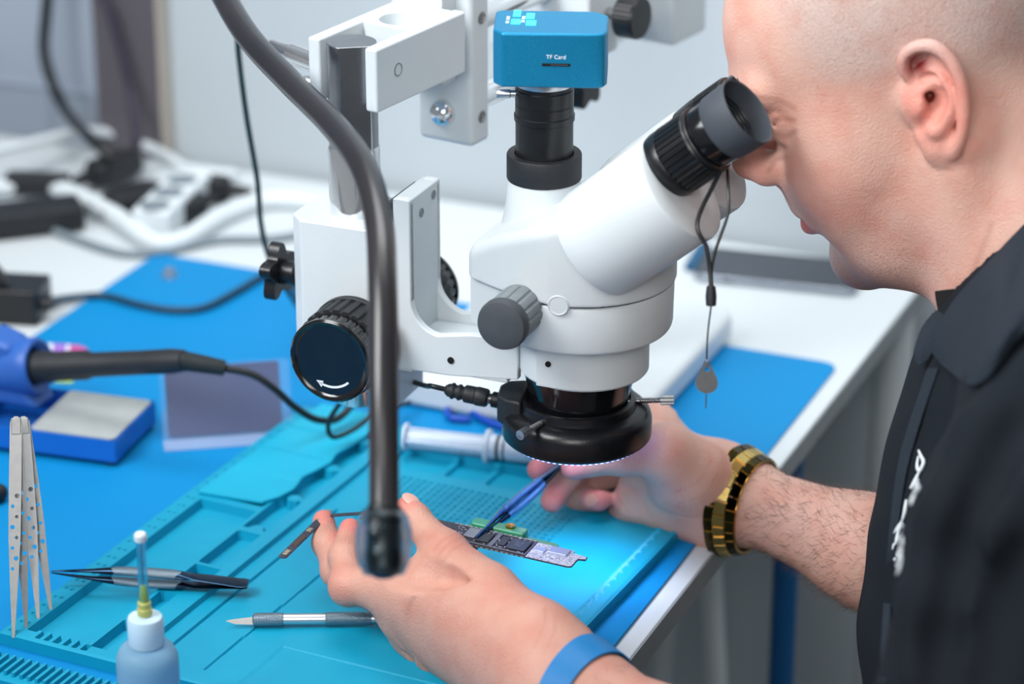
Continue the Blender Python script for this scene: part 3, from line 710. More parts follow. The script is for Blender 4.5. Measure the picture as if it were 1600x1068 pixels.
text('card_lettering', 'TF Card', .0034, c0+CX*.004-CY*(D2+.0001)+ZD*.3487, CX, ZD, M['silver_ink'], cm)
mb = MB()
for (a, b, w, h) in ((-.0205, .016, .0046, .013), (-.0205, -.001, .0056, .010), (-.0125, .011, .005, .012), (-.0115, -.003, .006, .010)):
    mb.box(c0+CX*a+CY*b+ZD*.36288, (w, h, .0003), CX, CY, ZD)
mb.build('glint_patch', M['cyan'], cm, bevel=.0001)  # overexposed reflections on the camera top, added as glowing patches
text('top_lettering', 'HDMI  USB', .0030, c0-CX*.0255+CY*.003+ZD*.36285, -CY, CX, M['silver_ink'], cm)
text('top_lettering', 'PWR  REC', .0030, c0-CX*.0165+CY*.004+ZD*.36285, -CY, CX, M['silver_ink'], cm)

# lanyard with ejector pin, hanging from the near eyepiece
ly = thing('lanyard', 'thin black wrist lanyard looped over the near eyepiece barrel, hanging down', 'lanyard')
a = E0+ED*.0245-EN*.0195+VD*-.004; b = E0+ED*.0275-EN*.0195+VD*.002
j0 = P(1111, 452, 1.607)
mb = MB()
l1 = spline([a, P(1090, 345, 1.603), P(1103, 385, 1.604), P(1109, 420, 1.606), j0], 8)
l2 = spline([b, P(1138, 300, 1.606), P(1137, 335, 1.604), P(1120, 385, 1.605), P(1112, 420, 1.606), j0+V((.0006, 0, 0))], 8)
mb.tube(l1, .0013, 8); mb.tube(l2, .0009, 8)
ang = []
mid = E0+ED*.0282; X, Y, Z = frame_from(ED)
mb.torus(mid, ED, .0197, .0010, 48, 8)
mb.build('cord_loop', M['black'], ly)
j1 = P(1111, 478, 1.608); mb = MB(); mb.lathe([(.0022, 0), (.0029, .0005), (.0032, .0055), (.0026, .011), (.0018, .0118)], j1, j0-j1, 16); mb.build('cord_lock', M['blackm'], ly)
e0 = P(1104, 566, 1.612)
mb = MB(); mb.tube(spline([j1, P(1106, 520, 1.610), e0+V((0, 0, .001))], 8), .0005, 6); mb.build('thin_cord', M['black'], ly)
ej = thing('ejector_pin', 'teardrop steel card-ejector pin dangling from the lanyard', 'pin')
F0 = P(1104, 597, 1.6125)
pts = [(.0031*cos(t)*(1.0)+0, 0) for t in (0,)]
out = [(.0066*cos(radians(a)), .0066*sin(radians(a))-.0002) for a in range(-200, 21, 12)]
out += [(.0036, .0075), (.0014, .0115), (-.0014, .0115), (-.0036, .0075)]
hole = [(.0016*cos(radians(a)), .0022*sin(radians(a))+.0083) for a in range(0, 360, 30)]
Xp = V((.97, -.2, 0)).normalized(); Yp = ZD; Zp = Xp.cross(Yp)
mb = MB()
# plate with a hole: bridge ring between hole and resampled outline
N = 36
def outl(a):
    best = None; c = (0, .0083); d = (cos(a), sin(a)); t_ = .05
    n = len(out)
    for i in range(n):
        p, q = out[i], out[(i+1) % n]; ex, ey = q[0]-p[0], q[1]-p[1]; den = d[0]*ey-d[1]*ex
        if abs(den) < 1e-12: continue
        t = ((p[0]-c[0])*ey-(p[1]-c[1])*ex)/den; s_ = ((p[0]-c[0])*d[1]-(p[1]-c[1])*d[0])/den
        if t > 0 and -1e-6 <= s_ <= 1+1e-6: t_ = min(t_, t)
    return (c[0]+d[0]*t_, c[1]+d[1]*t_)
O_ = [outl(2*pi*j/N) for j in range(N)]; H_ = [(.0017*cos(2*pi*j/N), .0083+.0019*sin(2*pi*j/N)) for j in range(N)]
w = lambda pts, z: [F0+Xp*x+Yp*y+Zp*z for x, y in pts]
mb.rings([w(O_, -.0004), w(O_, .0004), w(H_, .0004), w(H_, -.0004)], closed=True)
mb.build('tag_plate', M['steelm'], ej, bevel=0, smooth=30)
mb = MB(); mb.tube([F0-ZD*.006, F0-ZD*.0160], .00045, 8); mb.build('pin', M['steel'], ej)
mb = MB(); mb.torus(F0+ZD*.0110, Xp, .0021, .0003, 20, 6); mb.torus(F0+ZD*.0118, Zp, .0016, .0003, 20, 6); mb.build('split_ring', M['steel'], ej)
# ================================================================== THINGS ON THE BENCH
BM = .0023                      # top of the blue mat
# ---- gooseneck lamp
gn = thing('gooseneck_lamp', 'black flexible gooseneck lamp curving down over the left hand, in front of the microscope post', 'lamp')
gp = [S(-.42, .6115, .66), S(-.42, .55, .66), S(-.40, .42, .58), P(300, -110, 1.88), P(345, -15, 1.82), P(390, 60, 1.76), P(455, 130, 1.69), P(520, 195, 1.62), P(568, 262, 1.56), P(592, 345, 1.52), P(598, 450, 1.49), P(599, 600, 1.47), P(600, 740, 1.46), P(600, 800, 1.455)]
sp = spline(gp, 14)
mb = MB(); mb.tube(sp, [.0079]*len(sp), 28); mb.build('flexible_neck', M['neck'], gn, smooth=180)
mb = MB(); mb.lathe([(.034, 0), (.034, .004), (.028, .008), (.013, .010), (.011, .022)], S(-.42, .6115, .66), -VD, 40); mb.build('wall_flange', M['black'], gn)
e0_ = gp[-1]; e1_ = P(600, 880, 1.45); ax = (e1_-e0_).normalized()
mb = MB(); Lh = (e1_-e0_).length
pr = [(.0079, -.004), (.0090, -.002), (.0092, .006), (.0086, .0066), (.0086, .0078), (.0092, .0084)]+[((.0094 if i % 2 else .0088), .0095+.0012*i) for i in range(8)]+[(.0096, .0200), (.0100, .0230), (.0098, Lh+.001), (.0085, Lh+.005), (.004, Lh+.0075), (.0003, Lh+.008)]
mb.lathe(pr, e0_, ax, 40); mb.build('lamp_head', M['black'], gn, smooth=50)
glass = mat('clear_plastic', (205, 228, 236), .08, trans=1., ior=1.2, alpha=.75)
mb = MB(); mb.lathe([(.0102, -.001), (.0128, .003), (.0142, .010), (.0145, .018), (.0132, .026), (.0104, .0318), (.0100, .0312), (.0125, .0255), (.0137, .018), (.0134, .0105), (.0121, .0040), (.0100, .0005)], e0_, ax, 40)
mb.build('clear_collar', glass, gn, smooth=180)

# ---- thin hanging cable
def cable(name, pts, r, m, label, n=10, cat='cable', sub=()):
    mb = MB(); mb.tube(spline(pts, n), r, 10); o = mb.build(name, m, None, smooth=180); tag(o, label, cat); return o
cable('thin_cable', [S(-.38, .585, .60), S(-.378, .56, .575), P(366, -90, 1.95), P(372, 30, 1.93), P(372, 75, 1.935), P(385, 180, 1.95), P(402, 280, 1.98), P(408, 350, 2.0), P(422, 405, 2.02), P(450, 455, 2.06), G(484, 500, BM+.003), G(520, 530, BM+.003)], .0020, M['cableg'], 'thin green-black cable dropping behind the gooseneck down to the blue mat')
# ---- cables at the back left
cable('black_cable', [WV(110, -700, .655), WV(95, -300, .655), WV(82, -80, .65), WV(72, 20, .64), WV(70, 90, .63), WV(98, 165, .61), P(140, 215, 2.46), P(176, 250, 2.44)], .0050, M['cable'], 'thick black power cable bowing down the wall at the far left', cat='cable')
cable('charger_cable', [WV(110, -700, .592), WV(125, -250, .592), WV(152, -40, .59), WV(172, 20, .588), WV(192, 90, .585), WV(206, 150, .58), WV(212, 190, .565), WV(214, 225, .545)], .0045, mat('cable_violet', (52, 48, 62), .5), 'dark cable hanging straight down in front of the brown post')
cable('white_cable', [G(-60, 300, .010), G(60, 288, .010), G(130, 310, .010), G(185, 340, .010), G(240, 378, .008), G(290, 372, .008), G(350, 335, .008), G(420, 312, .008), G(500, 318, .008), G(560, 345, .008)], .0080, M['cablew'], 'thick white mains cable snaking across the back of the bench')
cable('white_cable', [G(-40, 245, .03), G(60, 220, .03), G(140, 205, .02), G(200, 215, .012), G(255, 240, .008), G(300, 265, .006), G(370, 272, .006)], .0045, M['cablew'], 'thinner white cord arching behind the power plugs')
cable('grey_cable', [G(-30, 330, .004), G(40, 345, .004), G(110, 370, .004), G(190, 395, .004), G(260, 392, .004), G(340, 375, .004), G(430, 372, .004), G(520, 355, .004)], .0034, M['cablegr'], 'slim grey cable lying on the white bench behind the blue mat')
cable('adapter_cable', [G(58, 476, .012), G(80, 470, .006), G(120, 464, .0055), G(165, 462, .0055), G(215, 475, .0055), G(270, 484, .0055), G(320, 480, .0055), G(370, 455, .0055), G(415, 430, .0055), G(460, 425, .0055)], .0029, mat('cable_slate', (18, 60, 84), .5), 'slim dark cable running from the black adapter across the blue mat')
# power strip + plugs
def tilted_box(name, c, X, size, m, label, cat, extra=None, bevel=.003, kind=None):
    X = V(X).normalized(); Y = ZD.cross(X)
    mb = MB(); mb.box(c, size, X, Y, ZD); o = mb.build(name, m, None, bevel=bevel, bseg=3); tag(o, label, cat); return o
ps = thing('power_strip', 'white power strip leaning across the cables at the back left', 'power strip')
a = G(240, 340, .018); b = G(298, 285, .018); X = (b-a).normalized(); Y = ZD.cross(X)
mb = MB(); mb.box((a+b)/2+ZD*-.004, ((b-a).length+.016, .034, .026), X, Y, ZD); mb.build('strip_body', M['cablew'], ps, bevel=.004, bseg=3)
for k in range(3):
    mb = MB(); mb.lathe([(.0125, 0), (.0125, .001), (.0110, .001), (.0106, -.001)], a+X*(.004+k*.032)+ZD*.0092, ZD, 24); mb.build('socket', M['cablegr'], ps)
def plug(name, c, X, label, L=.05, w=.03, h=.026, group=None):
    X = V(X).normalized(); Y = ZD.cross(X); t = thing(name, label, 'plug', group)
    mb = MB(); mb.prism([(-L/2, -w*.32), (-L*.2, -w/2), (L*.35, -w/2), (L/2, -w*.25), (L/2, w*.25), (L*.35, w/2), (-L*.2, w/2), (-L/2, w*.32)], c-ZD*h/2, X, Y, ZD, h)
    mb.build('plug_body', M['blackm'], t, bevel=.003, bseg=3)
    mb = MB(); mb.lathe([(.0055, 0), (.0062, .004), (.0045, .016), (.0032, .022)], c+X*(L/2-.002), X, 16); mb.build('strain_relief', M['black'], t)
    for s_ in (-1, 1):
        mb = MB(); mb.cyl(c-X*(L/2-.001)+Y*s_*.0095*w/.03, c-X*(L/2+.013)+Y*s_*.0095*w/.03, .0022, seg=10); mb.build('pin', M['steel'], t)
    return t
plug('mains_plug', G(212, 312, .012), (.6, .5, 0), 'black mains plug lying in front of the white power strip', .055, .034, .020)
plug('mains_plug', G(178, 262, .015), (-.5, -.6, 0), 'black mains plug behind the power strip, at the foot of the brown post', .055, .026, .020)
plug('mains_plug', G(325, 293, .012), (.9, -.25, 0), 'rounded black plug just right of the white power strip', .04, .022, .02)
plug('mains_plug', G(292, 325, .012), (.5, .7, 0), 'small black plug half under the front right of the power strip', .035, .028, .02)
o = tilted_box('black_charger', G(34, 340, .0125), (.9, .3, 0), (.10, .038, .020), M['blackm'], 'long black charger block lying under the white cable at the left edge', 'charger')
o = tilted_box('black_charger', G(58, 286, .0115), (.95, -.1, 0), (.055, .022, .016), M['blackm'], 'small black charger behind the thick white cable at the left edge', 'charger')
# black adapter at left
ad = thing('power_adapter', 'boxy black power adapter beside the back left of the blue mat', 'adapter')
a = G(55, 510, 0); b = G(-30, 505, 0); X = (a-b).normalized(); Y = ZD.cross(X)
mb = MB(); c = G(12, 508, 0)+Y*.02; c.z = .0142; mb.box(c, (.048, .040, .028), X, Y, ZD); mb.build('adapter_body', M['black'], ad, bevel=.002)
mb = MB(); mb.prism([(-.006, .006), (.012, .006), (.008, .012), (-.002, .024), (-.008, .018)], c+Y*-.012+X*-.012+ZD*.008, X, ZD, Y, .012); mb.build('plug_prong', M['black'], ad, bevel=.001)
mb = MB(); mb.lathe([(.005, 0), (.0048, .004), (.0030, .012)], c+X*.0235-Y*.008, X, 16); mb.build('cable_exit', M['black'], ad)
# bolt
bo = thing('bolt', 'small steel bolt head glinting on the far part of the blue mat', 'bolt')
c = G(265, 432, BM); mb = MB(); mb.lathe([(.0045, 0), (.0045, .0055), (.0040, .0065), (.002, .0066), (.0018, .005), (.0002, .0049)], c, ZD, 24); mb.build('bolt_head', M['alu'], bo)
mb = MB(); mb.lathe([(.0062, 0), (.0062, .0012)], c, ZD, 24); mb.build('washer', M['alu'], bo)

# ---- soldering iron stand
stn = thing('soldering_iron_stand', 'blue soldering iron stand with funnel holder and silver sponge tray', 'tool stand')
mblue = mat('enamel_blue', (18, 104, 196), .35, noise=(30, (14, 94, 184), .5), coat=.2)
mblue2 = mat('plastic_blue', (46, 96, 176), .42, noise=(30, (40, 86, 164), .5))
a = G(-55, 715, BM+.004); fr = G(181, 724, BM+.003); br = G(221, 664, BM+.003)
TX = (fr-G(46, 706, BM+.003)).normalized(); TY = ZD.cross(TX)
tl = (fr-G(-60, 694, BM+.003)).length; td = .070; th = .0165
zb = BM+.003
def TT(x, y, z): return V((fr.x, fr.y, 0))+TX*x+TY*y+ZD*z
mb = MB()
def boxT(m, x0, x1, y0, y1, z0, z1): m.box(TT((x0+x1)/2, (y0+y1)/2, (z0+z1)/2), (x1-x0, y1-y0, z1-z0), TX, TY, ZD)
boxT(mb, -tl, 0, 0, .0012, zb, zb+th); boxT(mb, -tl, 0, td-.0012, td, zb, zb+th); boxT(mb, -.0012, 0, .0012, td-.0012, zb, zb+th); boxT(mb, -tl, -tl+.0012, .0012, td-.0012, zb, zb+th); boxT(mb, -tl, 0, 0, td, zb, zb+.0012)
mb.build('stand_base', mblue, stn)
mb = MB()
n = 10
def tray(m, x0, x1, y0, y1, zt, depth, inset):
    q = lambda x0, x1, y0, y1, z: [TT(x, y, z) for x, y in rrect(x0, x1, y0, y1, min(.004, (x1-x0)/3), 4)]
    m.rings([q(x0, x1, y0, y1, zt-.0006), q(x0, x1, y0, y1, zt), q(x0+.0025, x1-.0025, y0+.0025, y1-.0025, zt), q(x0+.0025+inset, x1-.0025-inset, y0+.0025+inset, y1-.0025-inset, zt-depth)], True, True)
tray(mb, -.064, -.0015, .0015, td-.0015, zb+th+.0008, .009, .002)
mb.build('sponge_tray', mat('tray_tin', (196, 202, 200), .35, .35, noise=(60, (180, 186, 182), .5)), stn)
for x, y in ((-.006, .006), (-.006, td-.006), (-tl+.006, .006), (-tl+.006, td-.006)):
    mb = MB(); mb.lathe([(.0045, 0), (.005, .001), (.005, .003)], TT(x, y, BM+.00005), ZD, 20); mb.build('foot', M['blackm'], stn)
mb = MB(); c = TT(-.012, .008, zb+th-.0092); mb.lathe([(.003, 0), (.003, .0012), (.0016, .0020), (.0002, .0022)], c, ZD, 16); mb.build('rivet', M['alu'], stn)
# holder body: a leaning ring + back
mouth = P(52, 572, 1.985); hax = (P(330, 565, 1.93)-P(60, 574, 1.985)).normalized()
hax = V((hax.x, hax.y, hax.z))
mb = MB(); mb.lathe([(.0128, .002), (.0172, .0055), (.0192, .005), (.0205, .002), (.0205, -.004), (.0190, -.016), (.017, -.030), (.0150, -.032), (.0128, -.028)], mouth, hax, 40, cap=False)
X, Y, Z = frame_from(hax); pr = [(.0128, .002), (.0172, .0055), (.0192, .005), (.0205, .002), (.0205, -.004), (.0190, -.016), (.017, -.030), (.0150, -.032), (.0128, -.028)]
mb = MB(); mb.rings([[mouth+Z*h+X*(r*cos(2*pi*j/40))+Y*(r*sin(2*pi*j/40)) for j in range(40)] for r, h in pr], closed=True)
mb.build('holder_mouth', mblue2, stn)
mb = MB(); base = V((mouth.x, mouth.y, 0))-V((hax.x, hax.y, 0)).normalized()*.018
hx = V((hax.x, hax.y, 0)).normalized(); hy = ZD.cross(hx); 
mb.prism([(-.030, zb+th), (.028, zb+th), (.016, mouth.z-.012), (.008, mouth.z+.018), (-.012, mouth.z+.024), (-.028, mouth.z+.006)], base-hy*.014, hx, ZD, hy, .028)
mb.build('holder_bracket', mblue2, stn, bevel=.004, bseg=3)
# ---- iron
ir = thing('soldering_iron', 'black soldering iron handle resting in the blue holder, cable trailing right', 'soldering iron')
i0 = P(44, 574, 1.985); i1 = P(288, 563, 1.925); ia = (i1-i0).normalized(); il = (i1-i0).length
pr = [(.006, -.030), (.0095, -.004), (.0100, -.001), (.0100, .004), (.0114, .005), (.0114, .014), (.0108, .0155), (.0112, .020), (.0104, .022), (.0104, il*.38), (.0086, il*.42), (.0084, il*.75), (.0086, il*.93), (.0074, il), (.0060, il+.001)]
mb = MB(); mb.lathe(pr, i0, ia, 40); mb.build('handle', M['blackm'], ir, smooth=40)
mb = MB(); cpts = spline([i1-ia*.001, P(320, 569, 1.922), P(352, 575, 1.922)], 10); rr = lerp_list([.0062, .0050], len(cpts)); mb.tube(cpts, rr, 20)
for i in range(1, len(cpts)-1): mb.torus(cpts[i], cpts[i+1]-cpts[i-1], rr[i]+.0002, .0005, 20, 5)
mb.build('strain_relief', mat('ribbed_grey', (46, 52, 54), .6), ir, smooth=50)
mb = MB(); mb.tube(spline([cpts[-1], P(395, 585, 1.925), P(430, 608, 1.93), P(460, 635, 1.94), P(495, 655, 1.955), P(530, 652, 1.97), P(558, 615, 1.985), P(560, 560, 2.01), P(545, 520, 2.06), P(505, 520, 2.12), G(475, 470, BM+.003), G(455, 440, BM+.003)], 10), .0026, 12)
mb.build('cord', M['cable'], ir, smooth=180)
mb = MB(); mb.cyl(i0-ia*.03, i0-ia*.062, .0045, .0018, 20); mb.build('iron_tip', M['steel'], ir)

# ---- clear clamshell package standing on the mat
pk = thing('clear_package', 'clear plastic clamshell standing upright with a dark violet card inside', 'package')
pa = G(262, 692, BM); pb = G(452, 678, BM); PX = (pb-pa).normalized(); PYy = ZD.cross(PX); lean = (ZD*.93+PYy*.36).normalized(); PN = PX.cross(lean)
w = (pb-pa).length
card = mat('violet_card', (56, 56, 96), .45, noise=(8, (46, 48, 86), .8), coat=.4)
mb = MB(); mb.prism(rrect(.001, w-.004, .002, .050, .002), pa+ZD*.0022-PN*.004, PX, lean, PN, .0012); mb.build('card', card, pk)
clear = mat('clear_blister', (176, 196, 232), .12, alpha=.09, spec=1.); edgec = mat('clear_edge', (176, 200, 236), .15, alpha=.45, spec=1.)
mb = MB()
prof = [(-.0015, .0005), (w+.0015, .0005), (w+.0015, .020), (w-.010, .021), (w-.013, .017), (.018, .015), (.014, .021), (.004, .022), (-.0015, .020)]
mb.prism(prof, pa+ZD*.0022-PN*.0045, PX, lean, -PN, .010); mb.build('blister', clear, pk, bevel=.001)
mb = MB(); mb.tube(spline([pa+ZD*.0022+PX*x+lean*y-PN*.0148 for x, y in ((.004, .021), (.013, .021), (.018, .0155), (w*.5, .0150), (w-.014, .0165), (w-.010, .021), (w-.002, .0205))], 6), .0008, 8); mb.build('blister_rib', edgec, pk)
mb = MB(); mb.prism(rrect(-.003, w+.003, -.0005, .0512, .003), pa+ZD*.0022-PN*.0024, PX, lean, PN, .0005); mb.build('backing_sheet', clear, pk)
mb = MB(); mb.prism(rrect(-.003, w+.003, 0, .0175, .002), pa-PYy*.014+ZD*.0001, PX, PYy, ZD, .0009); mb.build('foot_flange', edgec, pk)
mb = MB(); mb.box(pa+ZD*.0022+PX*.010+lean*.0105-PN*.0045, (.0100, .0092, .0003), PX, lean, PN); mb.build('white_sticker', M['cablew'], pk)
mb = MB()
for k in range(8): mb.box(pa+ZD*.0022+PX*(w-.024+k*.0027)+lean*.0455-PN*.0042, (.0020, .0024, .0003), PX, lean, PN)
mb.build('print_line', M['silver_ink'], pk)

# ---- white marker behind the iron
mk_ = thing('marker', 'short white marker with a magenta tip lying behind the soldering iron', 'marker')
a = G(52, 546, BM+.0052); b = G(138, 549, BM+.0052); X = (b-a).normalized(); L_ = (b-a).length
mb = MB(); mb.cyl(a, a+X*L_*.68, .0050, seg=24); mb.build('barrel', M['cablew'], mk_, bevel=.0006)
mb = MB(); mb.lathe([(.0046, 0), (.0046, .007), (.003, .0095), (.003, L_*.3)], a+X*L_*.68, X, 24); mb.build('cap', mat('magenta', (186, 70, 140), .4), mk_)
mb = MB(); mb.cyl(a+X*L_*.38, a+X*L_*.62, .0051, seg=24); mb.build('band', mat('violet', (150, 100, 190), .4), mk_)
st2 = MB(); c = G(95, 595, BM+.0004); st2.box(c, (.018, .0045, .0006), X, ZD.cross(X), ZD); o = st2.build('paper_label', mat('lime_paper', (196, 222, 96), .7)); tag(o, 'small lime green paper label on the blue mat under the iron handle', 'label')
# black pen end at left edge
pe = thing('pen', 'rounded black pen end poking in at the left edge beside the perforated tweezers', 'pen')
a = G(10, 765, BM+.0062); b = G(-90, 800, BM+.0062); mb = MB(); mb.lathe([(.0002, 0), (.0035, .0008), (.0055, .003), (.0062, .007), (.0062, .05)], a, b-a, 24); mb.build('pen_cap', M['blackm'], pe)
mb = MB(); mb.lathe([(.0055, .05), (.0055, .11), (.002, .12)], a, b-a, 24); mb.build('pen_barrel', M['black'], pe)

# ---- syringe
sy = thing('syringe', 'white translucent plastic syringe lying along the back of the teal repair mat', 'syringe')
sw = mat('milky_plastic', (206, 218, 234), .35, noise=(60, (190, 206, 226), .5), alpha=.93)
a = G(632, 682, .0185); b = G(900, 712, .0185); X = (b-a).normalized()
mb = MB(); mb.lathe([(.0095, 0), (.0098, .0006), (.0098, .0018), (.0090, .0024)], a, X, 32); mb.lathe([(.0055, .0024), (.0062, .018), (.0066, .022), (.0066, .062)], a, X, 24); mb.build('plunger', sw, sy)
mb = MB()
for s_ in (0, pi/2):
    x_, y_, z_ = frame_from(X); d = x_*cos(s_)+y_*sin(s_); mb.box(a+X*.033, (.062, .0150, .0016), X, d, X.cross(d))
mb.build('plunger_rib', sw, sy)
mb = MB(); mb.lathe([(.0112, .058), (.0116, .0586), (.0116, .0606), (.0088, .0612), (.0084, .064), (.0084, .118), (.004, .122), (.0026, .124), (.0022, .132)], a, X, 36); mb.build('barrel', sw, sy)
mb = MB(); mb.lathe([(.0087, .066), (.0087, .0685)], a, X, 36); mb.lathe([(.0087, .071), (.0087, .0725)], a, X, 36); mb.build('scale_mark', M['rubber'], sy)
cable('blue_cable_loop', [G(735, 655, .006), G(705, 652, .006), G(700, 640, .006), G(722, 634, .006), G(755, 655, .006), G(790, 668, .006)], .0024, mat('royal_blue', (10, 70, 170), .4), 'short blue lead looped in front of the white base slab')

# ---- bottle with needle
bt = thing('needle_bottle', 'frosted squeeze bottle of clear liquid with a yellow needle tip, nearest the camera', 'bottle')
bc = P(238, 1161, 1.62); bc.z = BM*0+.0001
frost = mat('frosted_pe', (150, 196, 220), .38, noise=(10, (160, 194, 216), .5), trans=.45, sss=0, ior=1.2)
mb = MB(); mb.lathe([(.0150, .0), (.0170, .0015), (.0176, .005), (.0176, .0500), (.0172, .0545), (.0150, .0590), (.0112, .0612), (.0085, .0616), (.0085, .0635)], bc, ZD, 56); mb.build('bottle_body', frost, bt)
mb = MB(); mb.lathe([(.0098, .0620), (.0102, .0628), (.0102, .0765), (.0094, .0790), (.0060, .0798), (.0030, .0800)], bc, ZD, 40); mb.build('bottle_cap', mat('white_cap', (196, 222, 236), .4, noise=(20, (186, 214, 230), .5)), bt)
ye = mat('yellow_hub', (214, 214, 120), .35, trans=.3)
mb = MB(); mb.lathe([(.0034, .0798), (.0042, .081), (.0042, .0842), (.0034, .0848), (.0038, .0870), (.0038, .0880), (.0026, .0890), (.0022, .0950), (.0015, .0985)], bc, ZD, 28); mb.build('needle_hub', ye, bt)
mb = MB(); mb.lathe([(.0005, .098), (.0005, .1250)], bc, ZD, 10); mb.build('needle', M['steel'], bt)
mb = MB(); mb.lathe([(.0030, .0870), (.0027, .112), (.0024, .128), (.0022, .128), (.0025, .111), (.0027, .0872)], bc, ZD, 24); mb.build('needle_sleeve', mat('clear_sleeve', (190, 232, 240), .1, trans=1., ior=1.15, alpha=.55), bt)
mb = MB(); mb.lathe([(.0024, .126), (.0035, .1268), (.0036, .1300), (.0028, .1312), (.0002, .1314)], bc, ZD, 24); mb.build('needle_cap', M['cablew'], bt)

# ---- perforated tweezers standing in the rim sockets
def perforated(label, top, tipa, tipb, wtop=.0072):
    t = thing('perforated_tweezers', label, 'tweezers', 'perforated tweezers standing in the mat rim')
    for i, tip in enumerate((tipa, tipb)):
        ax_ = (tip-top); L = ax_.length; ax_.normalize(); Xl = V((1, .0, 0)); Xl = (Xl-ax_*Xl.dot(ax_)).normalized(); N_ = Xl.cross(ax_)
        mb = MB(); nseg = 60; segs = []
        hw = lambda s: float(np.interp(s/L, [0, .01, .03, .35, .55, .72, 1.], [.0010, .0028, .0036, .0038, .0036, .0027, .0008]))
        bow = lambda s: N_*(0)+Xl*(0)
        # strip built as cells; square-ish holes are rounded by an octagon ring
        s0 = 0; cells = []
        holes = [(.36+.047*k, (-.35 if k % 2 else .35), (.0011 if k % 3 else .0014)) for k in range(8)]
        bm_ = []
        # left/right halves around a zigzag of holes: triangulated strip via bmesh cutting is avoided, discs inset instead
        out = [(hw(L*k/nseg), L*k/nseg) for k in range(nseg+1)]; poly = [(x, y) for x, y in out]+[(-x, y) for x, y in out[::-1]]
        bm = bmesh.new()
        def loop(pts): 
            vs = [bm.verts.new(tuple(top+Xl*x+ax_*y)) for x, y in pts]; return [bm.edges.new((vs[j], vs[(j+1) % len(vs)])) for j in range(len(vs))]
        ed = loop(poly)
        for fy, fx, r in holes: 
            ed += loop([(hw(fy*L)*fx+r*cos(2*pi*j/14), fy*L+r*sin(2*pi*j/14)) for j in range(14)])
        bmesh.ops.triangle_fill(bm, use_beauty=True, use_dissolve=False, edges=ed)
        # drop faces that filled a hole
        bm.faces.ensure_lookup_table(); kill = []
        for f in bm.faces:
            c = f.calc_center_median()-top; x = c.dot(Xl); y = c.dot(ax_)
            if any((x-hw(fy*L)*fx)**2+(y-fy*L)**2 < (r*.93)**2 for fy, fx, r in holes): kill.append(f)
        bmesh.ops.delete(bm, geom=kill, context='FACES_ONLY')
        r_ = bmesh.ops.solidify(bm, geom=list(bm.faces), thickness=.0008)
        me = bpy.data.meshes.new('arm'); bmesh.ops.recalc_face_normals(bm, faces=bm.faces); bm.to_mesh(me); bm.free(); me.materials.append(M['steelm'])
        finish('arm', me, t, 0, 30)
    mb = MB(); ax_ = ((tipa+tipb)/2-top).normalized(); Xl = (V((1, 0, 0))-ax_*ax_.x).normalized(); mb.box(top+ax_*.006, (.0060, .010, .0014), Xl, ax_, Xl.cross(ax_)); mb.build('joint', M['steelm'], t, bevel=.0005)
    return t
zt = .0022+.0070
def T2(px, py): return G(px, py, zt)
tA1 = T2(21, 996); tA2 = T2(41, 983); tB1 = T2(60, 969); tB2 = T2(80, 955)
perforated('silver perforated tweezers standing upright at the mat corner, nearer pair', P(25, 650, 1.715), tA1, tA2)
perforated('silver perforated tweezers standing just behind the nearer pair, ending higher', P(36, 650, 1.745), tB1, tB2)

# ---- crossed tweezers lying on the mat with knurled grip
def flat_tweezers(label, tip, end, name='tweezers', holdz=None, m0='steel', knurl=(.30, .66), wmax=.0045, up=ZD, opening=.0035, endw=.0058):
    t = thing(name, label, 'tweezers'); X = (end-tip).normalized(); Yn = up.cross(X).normalized(); N_ = X.cross(Yn); L = (end-tip).length
    for s_ in (-1, 1):
        mb = MB(); rg = []
        for k in range(41):
            s = k/40; off = opening*sin(pi*min(1, s*1.05))*.9+.0006
            hw = float(np.interp(s, [0, .04, .18, .30, .45, .70, .78, .99, 1], [.0003, .0007, .0017, .0030, wmax, wmax, endw*.75, endw*.9, endw*.7]))
            th_ = float(np.interp(s, [0, .2, .3, .66, .72, 1], [.0004, .0011, .0022, .0022, .0006, .0006]))
            c = tip+X*L*s+N_*off*s_
            rg.append([c+Yn*(hw*cos(a))+N_*(th_*sin(a)) for a in [2*pi*j/14 for j in range(14)]])
        mb.rings(rg); ob = mb.build('arm', M[m0], t)
    for s_ in (-1, 1):
        mb = MB(); rg = []
        for k in range(12):
            s = knurl[0]+(knurl[1]-knurl[0])*k/11; off = opening*sin(pi*min(1, s*1.05))*.9+.0006
            c = tip+X*L*s+N_*(off*s_); f = 1 if 0 < k < 11 else .8; hw = float(np.interp(s, [.3, .45, .7], [.0031, wmax+.0002, wmax+.0002]))
            rg.append([c+Yn*(hw*f*cos(a))+N_*(.0026*f*sin(a)) for a in [2*pi*j/20 for j in range(20)]])
        mb.rings(rg); mb.build('knurled_grip', M['knurl'], t, smooth=60)
    return t
